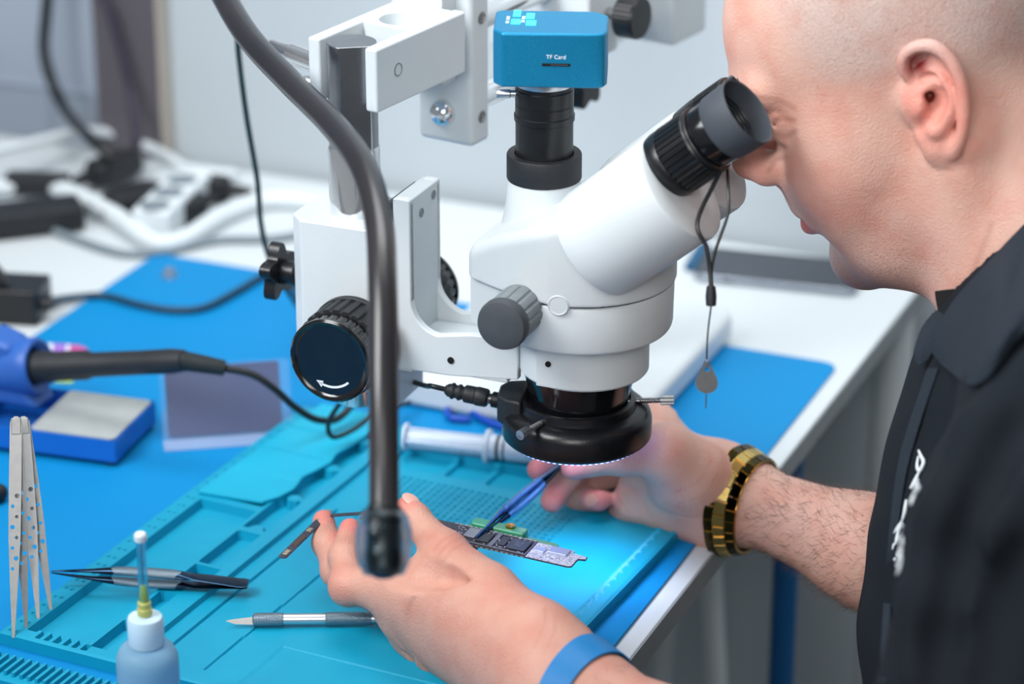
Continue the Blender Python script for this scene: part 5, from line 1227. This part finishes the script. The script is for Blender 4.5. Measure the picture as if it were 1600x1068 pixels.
def skin_mat():
    m = bpy.data.materials.new('skin'); m.use_nodes = True; nt = m.node_tree; L = nt.links; b = nt.nodes['Principled BSDF']; N = nt.nodes.new
    at = N('ShaderNodeAttribute'); at.attribute_name = 'skin'; st = N('ShaderNodeAttribute'); st.attribute_name = 'stubble'; tc = N('ShaderNodeTexCoord')
    def noise(s, d=3): n = N('ShaderNodeTexNoise'); n.inputs['Scale'].default_value = s; n.inputs['Detail'].default_value = d; L.new(tc.outputs['Object'], n.inputs[0]); return n
    def mapr(o, a, b_, c, d): r = N('ShaderNodeMapRange'); L.new(o, r.inputs[0]); [setattr(r.inputs[i+1], 'default_value', v) for i, v in enumerate((a, b_, c, d))]; return r.outputs[0]
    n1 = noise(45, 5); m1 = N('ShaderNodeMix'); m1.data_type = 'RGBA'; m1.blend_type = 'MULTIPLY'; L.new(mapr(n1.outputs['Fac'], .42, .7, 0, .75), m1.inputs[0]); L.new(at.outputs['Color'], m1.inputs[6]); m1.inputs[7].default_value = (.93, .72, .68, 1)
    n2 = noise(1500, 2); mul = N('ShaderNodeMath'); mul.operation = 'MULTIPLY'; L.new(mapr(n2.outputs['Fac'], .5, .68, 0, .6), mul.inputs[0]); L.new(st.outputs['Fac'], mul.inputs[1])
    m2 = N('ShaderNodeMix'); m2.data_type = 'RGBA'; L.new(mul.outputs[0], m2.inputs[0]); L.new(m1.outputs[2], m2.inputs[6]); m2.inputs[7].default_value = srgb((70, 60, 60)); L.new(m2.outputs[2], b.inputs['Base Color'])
    b.inputs['Roughness'].default_value = .48; b.inputs['Subsurface Weight'].default_value = .12; b.inputs['Subsurface Radius'].default_value = (.004, .0015, .0008); b.inputs['Subsurface Scale'].default_value = 1; b.inputs['Specular IOR Level'].default_value = .4
    v = N('ShaderNodeTexVoronoi'); v.inputs['Scale'].default_value = 700; L.new(tc.outputs['Object'], v.inputs[0]); n3 = noise(260, 4)
    ad = N('ShaderNodeMath'); ad.operation = 'ADD'; L.new(v.outputs['Distance'], ad.inputs[0]); L.new(n3.outputs['Fac'], ad.inputs[1])
    bp = N('ShaderNodeBump'); bp.inputs['Strength'].default_value = .35; bp.inputs['Distance'].default_value = .0007; L.new(ad.outputs[0], bp.inputs['Height']); L.new(bp.outputs[0], b.inputs['Normal']); return m
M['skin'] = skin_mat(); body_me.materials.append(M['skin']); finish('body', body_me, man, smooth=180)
# smoothing of the voxel steps
def smooth_mod(o, f=.5, n=4):
    s_ = o.modifiers.new('smooth', 'SMOOTH'); s_.factor = f; s_.iterations = n
smooth_mod([c for c in COL.objects if c.name == 'body'][0], .5, 3)
# eyes
for s_ in (1, -1):
    mb = MB(); mb.sphere(HD(74.6, 11, 32*s_), .0131, 24, 16); e = mb.build('eye', mat('eye_white', (222, 214, 208), .2, coat=.5), man, smooth=180)
    mb = MB(); mb.lathe([(.0056, .0119), (.003, .0130), (.0002, .0133)], HD(74.6, 11, 32*s_), HF, 24); mb.build('iris', mat('iris', (64, 80, 84), .2), e)
    mb = MB(); rs = np.random.default_rng(5)
    for k in range(34):
        t = k/33; l = 22+20*t; f0 = 88.5-6*t; a = HD(f0, 13.5, l*s_); b_ = HD(f0+7-1.5*t, 11+rs.uniform(-1, 1.6), (l+(t-.4)*4)*s_); c_ = HD(f0+9-1.5*t, 14+rs.uniform(-1.5, 1.5), (l+(t-.4)*6)*s_)
        mb.tube([a, b_, c_], [.00022, .00018, .00006], 4)
    ob = mb.build('eyelashes', mat('lash', (120, 112, 108), .5), man); ob['kind'] = 'stuff'
    mb = MB()
    for k in range(110):
        t = rs.uniform(0, 1); l = 12+34*t; f0 = 101-14*t**1.5; u0 = 33+rs.uniform(-3, 3)-1*t; a = HD(f0-1.2, u0, l*s_); b_ = HD(f0+1.6-1.5*t, u0+rs.uniform(-.5, 2), (l+4)*s_); mb.tube([a, b_], [.00022, .00008], 4)
    ob = mb.build('eyebrow', mat('brow_hair', (150, 112, 92), .6), man); ob['kind'] = 'stuff'
# nails
def nail(c, n, d, w, l):
    n = V(n).normalized(); d = V(d); d = (d-n*d.dot(n)).normalized(); x = d.cross(n); mb = MB(); mb.sphere(c, 1, 16, 10, (w, l, .0011), x, d, n)
    mb.build('fingernail', M['nail'], man, smooth=180)
M['nail'] = mat('nail', (222, 166, 152), .35, coat=.15)
tocam = lambda p: (CP-p).normalized()
d = (th_[3]-th_[2]).normalized(); n_ = tocam(th_[3]); n_ = (n_*.75+V((.55, .0, .35))).normalized(); n_ = (n_-d*n_.dot(d)).normalized()
nail(th_[3]-d*.001+n_*.0084, n_, d, .0050, .0068)
d = (rr_[3]-rr_[2]).normalized(); n_ = tocam(rr_[3]); n_ = (n_-d*n_.dot(d)).normalized(); nail(rr_[3]+d*.001+n_*.0060, (n_*.9+d*.3), d, .0045, .0058)
# arm hair
def armhair(vs, a, b, count, seed, Lmin, Lmax, w=.00016):
    rs = np.random.default_rng(seed); a = np.array(a); b = np.array(b); ax_ = (b-a); L = np.linalg.norm(ax_); ax_ /= L
    t = (vs-a)@ax_; sel = np.where((t > .028) & (t < L-.02))[0]; idx = rs.choice(sel, count); mb = MB()
    for i in idx:
        p = vs[i]; q = a+ax_*t[i]; n = p-q; n /= max(np.linalg.norm(n), 1e-6); tang = np.cross(n, ax_); d0 = -ax_*rs.uniform(.2, .9)+tang*rs.uniform(-.9, .6)+n*rs.uniform(.15, .5); d0 /= np.linalg.norm(d0); l = rs.uniform(Lmin, Lmax)
        p1 = p+d0*l*.5; p2 = p1+(d0-n*.35+tang*rs.uniform(-.4, .4))*l*.45
        mb.tube([V(p-n*.0003), V(p1), V(p2)], [w, w*.8, w*.3], 3)
    ob = mb.build('arm_hair', mat('arm_hair', (104, 82, 74), .6), man, smooth=180); ob['kind'] = 'stuff'; return ob
armhair(rh_v, WR, P(1440, 890, 1.78), 1300, 3, .005, .012, .00010)
armhair(lh_v, W_, EL, 260, 4, .004, .008, .0001)

# ---------- polo shirt
F = Field(V((.12, 1.02, -.38)), V((.66, 2.02, .335)), .0034)
SH = [((1672, 560, 1.660), .070), ((1690, 640, 1.650), .094), ((1715, 760, 1.640), .118), ((1726, 900, 1.640), .128), ((1740, 1080, 1.640), .133), ((1760, 1500, 1.66), .135)]
for (p, r), (q, r2) in zip(SH[:-1], SH[1:]): F.cap(P(*p), P(*q), r, r2, .03)
F.cap(P(1640, 470, 1.67), P(1700, 600, 1.655), .066, .080, .03)
F.chain([P(1690, 560, 1.60), P(1720, 640, 1.50)], [.070, .066], .04); F.chain([P(1720, 640, 1.50), P(1640, 860, 1.455), P(1560, 1130, 1.43)], [.070, .068, .064], .03)
F.chain([P(1700, 560, 1.72), P(1770, 600, 1.80), P(1740, 800, 1.82), P(1700, 980, 1.81)], [.062, .062, .058, .054], .03)
# cloth folds
X_, Y_, Z_ = np.meshgrid(*F.ax, indexing='ij'); 
g_ = X_*.55+Z_*.75-Y_*.25
fold = .0085*np.sin(g_*46+2.2*np.sin(Z_*17+1)+Y_*9)+.0036*np.sin((X_*.8-Z_*.35+Y_*.6)*88+1.7*np.sin(X_*30))+.0012*np.sin(X_*150+Z_*90+Y_*40)
amp = np.clip((.14-Z_)/.16, .15, 1)
F.f = (F.f+fold*amp).astype(np.float32)
_, v0_ = (lambda t: t)(F.mesh('probe')); f0_ = _.polygons
bvh0 = BVHTree.FromPolygons([V(v) for v in v0_.tolist()], [tuple(p.vertices) for p in f0_]); bpy.data.meshes.remove(_)
def on0(px, py, off):
    h = bvh0.ray_cast(CP, (P(px, py, 1.)-CP).normalized()); return h[0]+(h[0]-CP).normalized()*off
for pts in ([(1600, 585), (1535, 675), (1482, 800), (1446, 940), (1440, 1060)], [(1600, 760), (1548, 840), (1512, 940), (1500, 1060)]): F.chain([on0(x, y, .006) for x, y in pts], [.010, .011, .011, .010, .009][:len(pts)], .016)
for pts in ([(1600, 660), (1545, 745), (1502, 860), (1470, 1000), (1466, 1062)], [(1600, 870), (1560, 930), (1534, 1060)]): F.chain([on0(x, y, -.0025) for x, y in pts], [.0065]*len(pts), .014, op='cut')
# neck opening
F.cap(P(1530, 230, 1.665), P(1668, 530, 1.665), .0700, .0730, .002, 'cut')
F.half(P(1560, 1180, 1.43), (P(1530, 1230, 1.42)-P(1640, 860, 1.455))) if 0 else None
sh_me, sh_v = F.mesh('polo_shirt'); M['cloth'] = mat('black_pique', (20, 26, 33), .85, noise=(12, (26, 33, 41), .6), bump=(1600, .5), spec=.25)
M['cloth2'] = mat('collar_rib', (36, 44, 53), .9, noise=(900, (48, 57, 67), .7), bump=(1300, .7), spec=.2)
sh_me.materials.append(M['cloth']); shirt = finish('polo_shirt', sh_me, man, smooth=180); smooth_mod(shirt, .5, 6)
bvh = BVHTree.FromPolygons([V(v) for v in sh_v.tolist()], [tuple(p.vertices) for p in sh_me.polygons])
bvhc = bvh0
def onshirt(px, py, off=.001):
    d = (P(px, py, 1.)-CP).normalized(); h = bvh.ray_cast(CP, d)
    return (h[0]-d*off) if h[0] else P(px, py, 1.6)
# collar leaves
def sheet(rows, m, name, thick=.0028, n=16, nr=8):
    R_ = [spline(r, n) for r in rows]; k = min(len(r) for r in R_); R_ = [r[:k] for r in R_]
    grid = []
    cols = [spline([r[j] for r in R_], nr) for j in range(k)]; nr_ = len(cols[0])
    vs = [cols[j][i] for i in range(nr_) for j in range(k)]; fs = [(i*k+j, i*k+j+1, (i+1)*k+j+1, (i+1)*k+j) for i in range(nr_-1) for j in range(k-1)]
    mb = MB(); mb.add(vs, fs); o = mb.build(name, m, man, smooth=180); so = o.modifiers.new('thick', 'SOLIDIFY'); so.thickness = thick; so.offset = 0; b = o.modifiers.new('b', 'BEVEL'); b.width = .0009; b.segments = 3; b.limit_method = 'ANGLE'; b.angle_limit = radians(50); return o
def oc(px, py, off=.004):
    for k in range(60):
        h = bvhc.ray_cast(CP, (P(px+k*2, py+k*1.6, 1.)-CP).normalized())
        if h[0]:
            q = h[0]-CP; rng = q.y*CT-q.z*ST; return P(px, py, rng-off)
    return P(px, py, 1.6)
rows = [[(1496, 466), (1522, 437), (1558, 399), (1594, 360), (1652, 297)], [(1474, 500), (1512, 500), (1558, 468), (1602, 418), (1668, 350)],
        [(1460, 534), (1494, 553), (1540, 556), (1590, 490), (1672, 410)], [(1458, 550), (1484, 578), (1530, 601), (1588, 532), (1672, 450)]]
offs = [.010, .015, .016, .012]
sheet([[oc(x, y, o_) for x, y in r] for r, o_ in zip(rows, offs)], M['cloth2'], 'collar')
dz_ = oc(1470, 520, 0); dR = dz_.y*CT-(dz_.z-CAM_H)*ST
sheet([[P(1464, 487, dR+.012), P(1480, 494, dR+.002), P(1496, 502, dR-.004)], [P(1444, 510, dR+.008), P(1456, 520, dR+.001), P(1472, 530, dR-.003)],
       [P(1431, 545, dR+.004), P(1440, 550, dR), P(1456, 552, dR-.002)], [P(1432, 562, dR+.003), P(1438, 569, dR), P(1450, 560, dR-.001)]], M['cloth2'], 'collar')
sheet([[P(1462, 455, dR+.03), P(1482, 452, dR+.015), P(1508, 450, dR+.0)], [P(1464, 472, dR+.025), P(1484, 472, dR+.012), P(1506, 474, dR)], [P(1468, 490, dR+.02), P(1486, 494, dR+.008), P(1504, 496, dR)]], mat('neck_band', (8, 9, 11), .9), 'neck_band', .002)
# placket
pl0 = [(1446, 575), (1424, 640), (1404, 705), (1394, 760), (1384, 850), (1376, 950), (1370, 1066)]; pl1 = [(1466, 575), (1444, 640), (1424, 705), (1412, 760), (1400, 850), (1392, 950), (1388, 1066)]
sheet([[onshirt(x+4, y, .0035) for x, y in pl0], [onshirt(x, y, .0030) for x, y in pl1]], M['cloth2'], 'placket', .0014, 8, 4)
# embroidery on the chest
S1 = [[(1428, 703), (1432, 712), (1436, 722), (1430, 735), (1426, 728), (1428, 712)], [(1430, 735), (1424, 748), (1418, 760), (1415, 762)], [(1430, 733), (1427, 750), (1424, 762), (1420, 768)], [(1424, 748), (1428, 760), (1422, 772), (1417, 784), (1416, 788)],
      [(1409, 780), (1408, 790), (1406, 802), (1402, 814)], [(1402, 814), (1396, 824), (1390, 833)], [(1401, 814), (1403, 826), (1400, 840), (1394, 846), (1396, 832), (1400, 822)], [(1394, 846), (1390, 852), (1388, 858)],
      [(1403, 838), (1401, 854), (1395, 866), (1390, 874)], [(1402, 852), (1400, 866), (1396, 878), (1392, 884)], [(1402, 868), (1400, 880), (1397, 892), (1394, 898)]]
mb = MB()
for s_ in S1:
    pts = spline([onshirt(x+7, y, .0030) for x, y in s_], 5); n = len(pts); mb.tube(pts, [.00055+.0006*sin(pi*i/(n-1)) for i in range(n)], 6)
mb.build('embroidered_script', M['silver_ink'], man, smooth=180)

# ---------- gold bracelet watch on the right wrist
wt = thing('gold_watch', 'gold metal bracelet watch on the right wrist at the bench edge', 'watch')
AX = (P(1360, 864, 1.800)-WR).normalized(); fl = V((.35, .8, .3)); fl = (fl-AX*fl.dot(AX)).normalized(); WY = AX.cross(fl).normalized()
WC = WR+AX*.017
def skin_profile(vs, C, A, X, Y, half, nb=48, lim=.05):
    q = vs-np.array(C); s_ = q@np.array(A); x = q@np.array(X); y = q@np.array(Y); r = np.hypot(x, y); m = (np.abs(s_) < half) & (r < lim); a = np.arctan2(y, x)[m] % (2*pi); r = r[m]
    k = (a/(2*pi)*nb).astype(int) % nb; R_ = np.array([np.percentile(r[k == i], 80) if np.any(k == i) else .028 for i in range(nb)])
    for _ in range(3): R_ = .5*R_+.25*(np.roll(R_, 1)+np.roll(R_, -1))
    xs = np.arange(nb+1)*2*pi/nb+pi/nb
    return lambda t: float(np.interp((t-pi/nb) % (2*pi)+pi/nb, xs, np.append(R_, R_[0])))
wpr = [skin_profile(rh_v, WC+AX*q, AX, WY, fl, .0035, lim=.045) for q in (-.008, 0, .008)]
def wprof(a, s): return float(np.interp(s, [-.008, 0, .008], [w_(a) for w_ in wpr]))
def wp(a, s, r=0): 
    D_ = WY*cos(a)+fl*sin(a); k = wprof(a, s)+.0006+r
    return WC+AX*(s-.05*k*D_.z)+D_*k
NL = 26
for nm, s0, s1, sh, mt in (('outer_link_row', -.0085, -.0036, 0, 'golddark'), ('center_link_row', -.0033, .0033, .5, 'goldb'), ('outer_link_row', .0036, .0085, 0, 'golddark')):
    mb = MB()
    for k in range(NL):
        a0 = 2*pi*(k+sh+.06)/NL; a1 = 2*pi*(k+sh+.94)/NL; am = (a0+a1)/2
        vs = [wp(a0, s0), wp(a1, s0), wp(a0, s1), wp(a1, s1), wp(a0, s0, .0026), wp(a1, s0, .0026), wp(a0, s1, .0026), wp(a1, s1, .0026), ]
        mb.add(vs, [(0, 2, 3, 1), (4, 5, 7, 6), (0, 1, 5, 4), (2, 6, 7, 3), (0, 4, 6, 2), (1, 3, 7, 5)])
    mb.build(nm, M[mt], wt, bevel=.0004)
mb = MB(); pts = [wp(2*pi*k/64, 0, .0005) for k in range(64)]
rg = []
for k in range(64):
    a = 2*pi*k/64; rg.append([wp(a, -.0088, .0002), wp(a, .0088, .0002), wp(a, .0088, .0018), wp(a, -.0088, .0018)])
mb.rings(rg, closed=True); mb.build('band_core', M['brass'], wt)
mb = MB(); c = wp(pi*.64, 0, .002); n_ = (c-WC).normalized(); mb.lathe([(.0115, -.001), (.0125, .001), (.0125, .004), (.0110, .0052), (.0002, .0053)], c, n_, 40); mb.build('watch_case', M['brass'], wt)
# ---------- blue paper wristband on the left wrist
wb = MB(); A2 = (EL-W_).normalized(); n_ = V((.3, -.2, .9)); n_ = (n_-A2*n_.dot(A2)).normalized(); y_ = A2.cross(n_); c = W_+A2*.010; rg = []; lpa, lpb = [skin_profile(lh_v, c+A2*q, A2, y_, n_, .0035, lim=.05) for q in (-.008, .008)]
for k in range(72):
    a = 2*pi*k/72; D_ = y_*cos(a)+n_*sin(a); r = lpa(a); r2 = lpb(a); rg.append([c+D_*(r+.0004)-A2*.0085, c+D_*(r2+.0004)+A2*.0085, c+D_*(r2+.0014)+A2*.0085, c+D_*(r+.0014)-A2*.0085])
wb.rings(rg, closed=True); o = wb.build('wristband', mat('blue_wristband', (0, 120, 186), .5, noise=(60, (0, 108, 172), .5)), None, smooth=50); tag(o, 'plain bright blue wristband on the left wrist at the bottom of the view', 'wristband')
# ---------- tweezers in the right hand
tw = thing('tweezers', 'pointed blued steel tweezers with knurled grip held in the right hand over the board', 'tweezers')
tip = G(745, 840, .0562); via = P(868, 735, 1.820); X = (via-tip).normalized(); Lt = .122; hz = V((.9, -.4, 0)); Un = tocam(via); Un = (Un-X*Un.dot(X)).normalized(); Nn = X.cross(Un)
for s_ in (-1, 1):
    mb = MB(); rg = []
    for k in range(41):
        s = k/40; off = .0024*sin(pi*min(1, s*1.02))*.9+.0004; hw = float(np.interp(s, [0, .05, .2, .32, .40, .8, 1], [.0004, .0008, .0026, .0036, .0040, .0040, .0034])); th2 = float(np.interp(s, [0, .2, .3, 1], [.0004, .0014, .0022, .0014]))
        cc = tip+X*Lt*s+Nn*off*s_*1.; rg.append([cc+Un*(hw*cos(a))+Nn*(th2*sin(a)) for a in [2*pi*j/14 for j in range(14)]])
    mb.rings(rg); arm_ = mb.build('arm', M['bluesteel'] if s_ > 0 else mat('blue_steel', (70, 120, 168), .2, .9), tw)
    mb = MB(); rg = []
    for k in range(14):
        s = .30+.45*k/13; off = .0024*sin(pi*min(1, s*1.02))*.9+.0004; f = 1 if 0 < k < 13 else .8; cc = tip+X*Lt*s+Nn*off*s_; rg.append([cc+Un*(.0041*f*cos(a))+Nn*(.0024*f*sin(a)) for a in [2*pi*j/20 for j in range(20)]])
    mb.rings(rg); mb.build('knurled_grip', M['knurlb'] if 'knurlb' in M else M['knurl'], tw, smooth=60)
# ------------------------------------------------------------------ tidy origins
def kids(o): return [c for c in COL.objects if c.parent == o]
def finalize():
    done = set()
    for o in list(COL.objects):
        if o.parent or o.type not in {'MESH', 'EMPTY'} or o.get('placed'): continue
        tree = []; st_ = [o]
        while st_:
            c = st_.pop(); tree.append(c); st_ += kids(c)
        pts = []
        for c in tree:
            if c.type == 'MESH':
                a = np.empty(len(c.data.vertices)*3, np.float32); c.data.vertices.foreach_get('co', a); pts.append(a.reshape(-1, 3))
        if not pts: continue
        A_ = np.vstack(pts); mn = A_.min(0); mx = A_.max(0)
        c0_ = V(((mn[0]+mx[0])/2, (mn[1]+mx[1])/2, mn[2])); T_ = Matrix.Translation(-c0_)
        for c in tree:
            if c.type == 'MESH' and c.data.name not in done: c.data.transform(T_); done.add(c.data.name)
        o.location = c0_
finalize()
for o in COL.objects:
    if 'placed' in o: del o['placed']

# ------------------------------------------------------------------ camera
cd = bpy.data.cameras.new('camera'); cd.sensor_width = 36; cd.sensor_fit = 'HORIZONTAL'; cd.lens = 100
cd.clip_start = .05; cd.clip_end = 50
cd.dof.use_dof = True; cd.dof.focus_distance = 1.70; cd.dof.aperture_fstop = 4.0; cd.dof.aperture_blades = 9
co = bpy.data.objects.new('camera', cd); COL.objects.link(co); co.location = (0, 0, CAM_H); co.rotation_euler = (pi/2-PITCH, 0, 0)
scene.camera = co

# ------------------------------------------------------------------ lights
def area(name, loc, tgt, size, power, col=(1, 1, 1), sy=None, spread=180):
    l = bpy.data.lights.new(name, 'AREA'); l.energy = power; l.size = size; l.color = col; l.spread = radians(spread)
    if sy: l.shape = 'RECTANGLE'; l.size_y = sy
    o = bpy.data.objects.new(name, l); COL.objects.link(o); o.location = loc
    o.rotation_euler = (V(tgt)-V(loc)).to_track_quat('-Z', 'Y').to_euler(); return o
area('key_light', (-1.0, 1.0, 1.35), (.1, 1.85, .15), .8, 6.3, (.97, .985, 1), spread=75)
area('top_light', (.0, 2.05, 1.5), (.0, 2.1, 0), 1.0, 5.6, (.97, .985, 1), .7, spread=110)
area('wall_light', (-.1, 1.75, 1.35), (-.1, 2.3, .2), .9, 4.8, (.96, .98, 1))
area('fill_light', (-.1, .2, 1.0), (.2, 1.75, .30), .8, 1.5, (1, .98, .96), spread=50)
area('side_light', (.75, 1.7, 1.1), (.45, 2.25, .0), .4, 1.6, (.97, .99, 1), spread=90)
l = bpy.data.lights.new('ring_glow', 'SPOT'); l.energy = 1.0; l.spot_size = radians(75); l.spot_blend = .6; l.color = (.62, .72, 1); l.shadow_soft_size = .028
o = bpy.data.objects.new('ring_glow', l); COL.objects.link(o); o.location = S(0, 0, .0955); o.rotation_euler = (0, 0, 0)
w = bpy.data.worlds.new('world'); scene.world = w; w.use_nodes = True
w.node_tree.nodes['Background'].inputs[0].default_value = (.72, .76, .80, 1); w.node_tree.nodes['Background'].inputs[1].default_value = .30
scene.view_settings.view_transform = 'Standard'; scene.view_settings.look = 'None'; scene.view_settings.exposure = 0
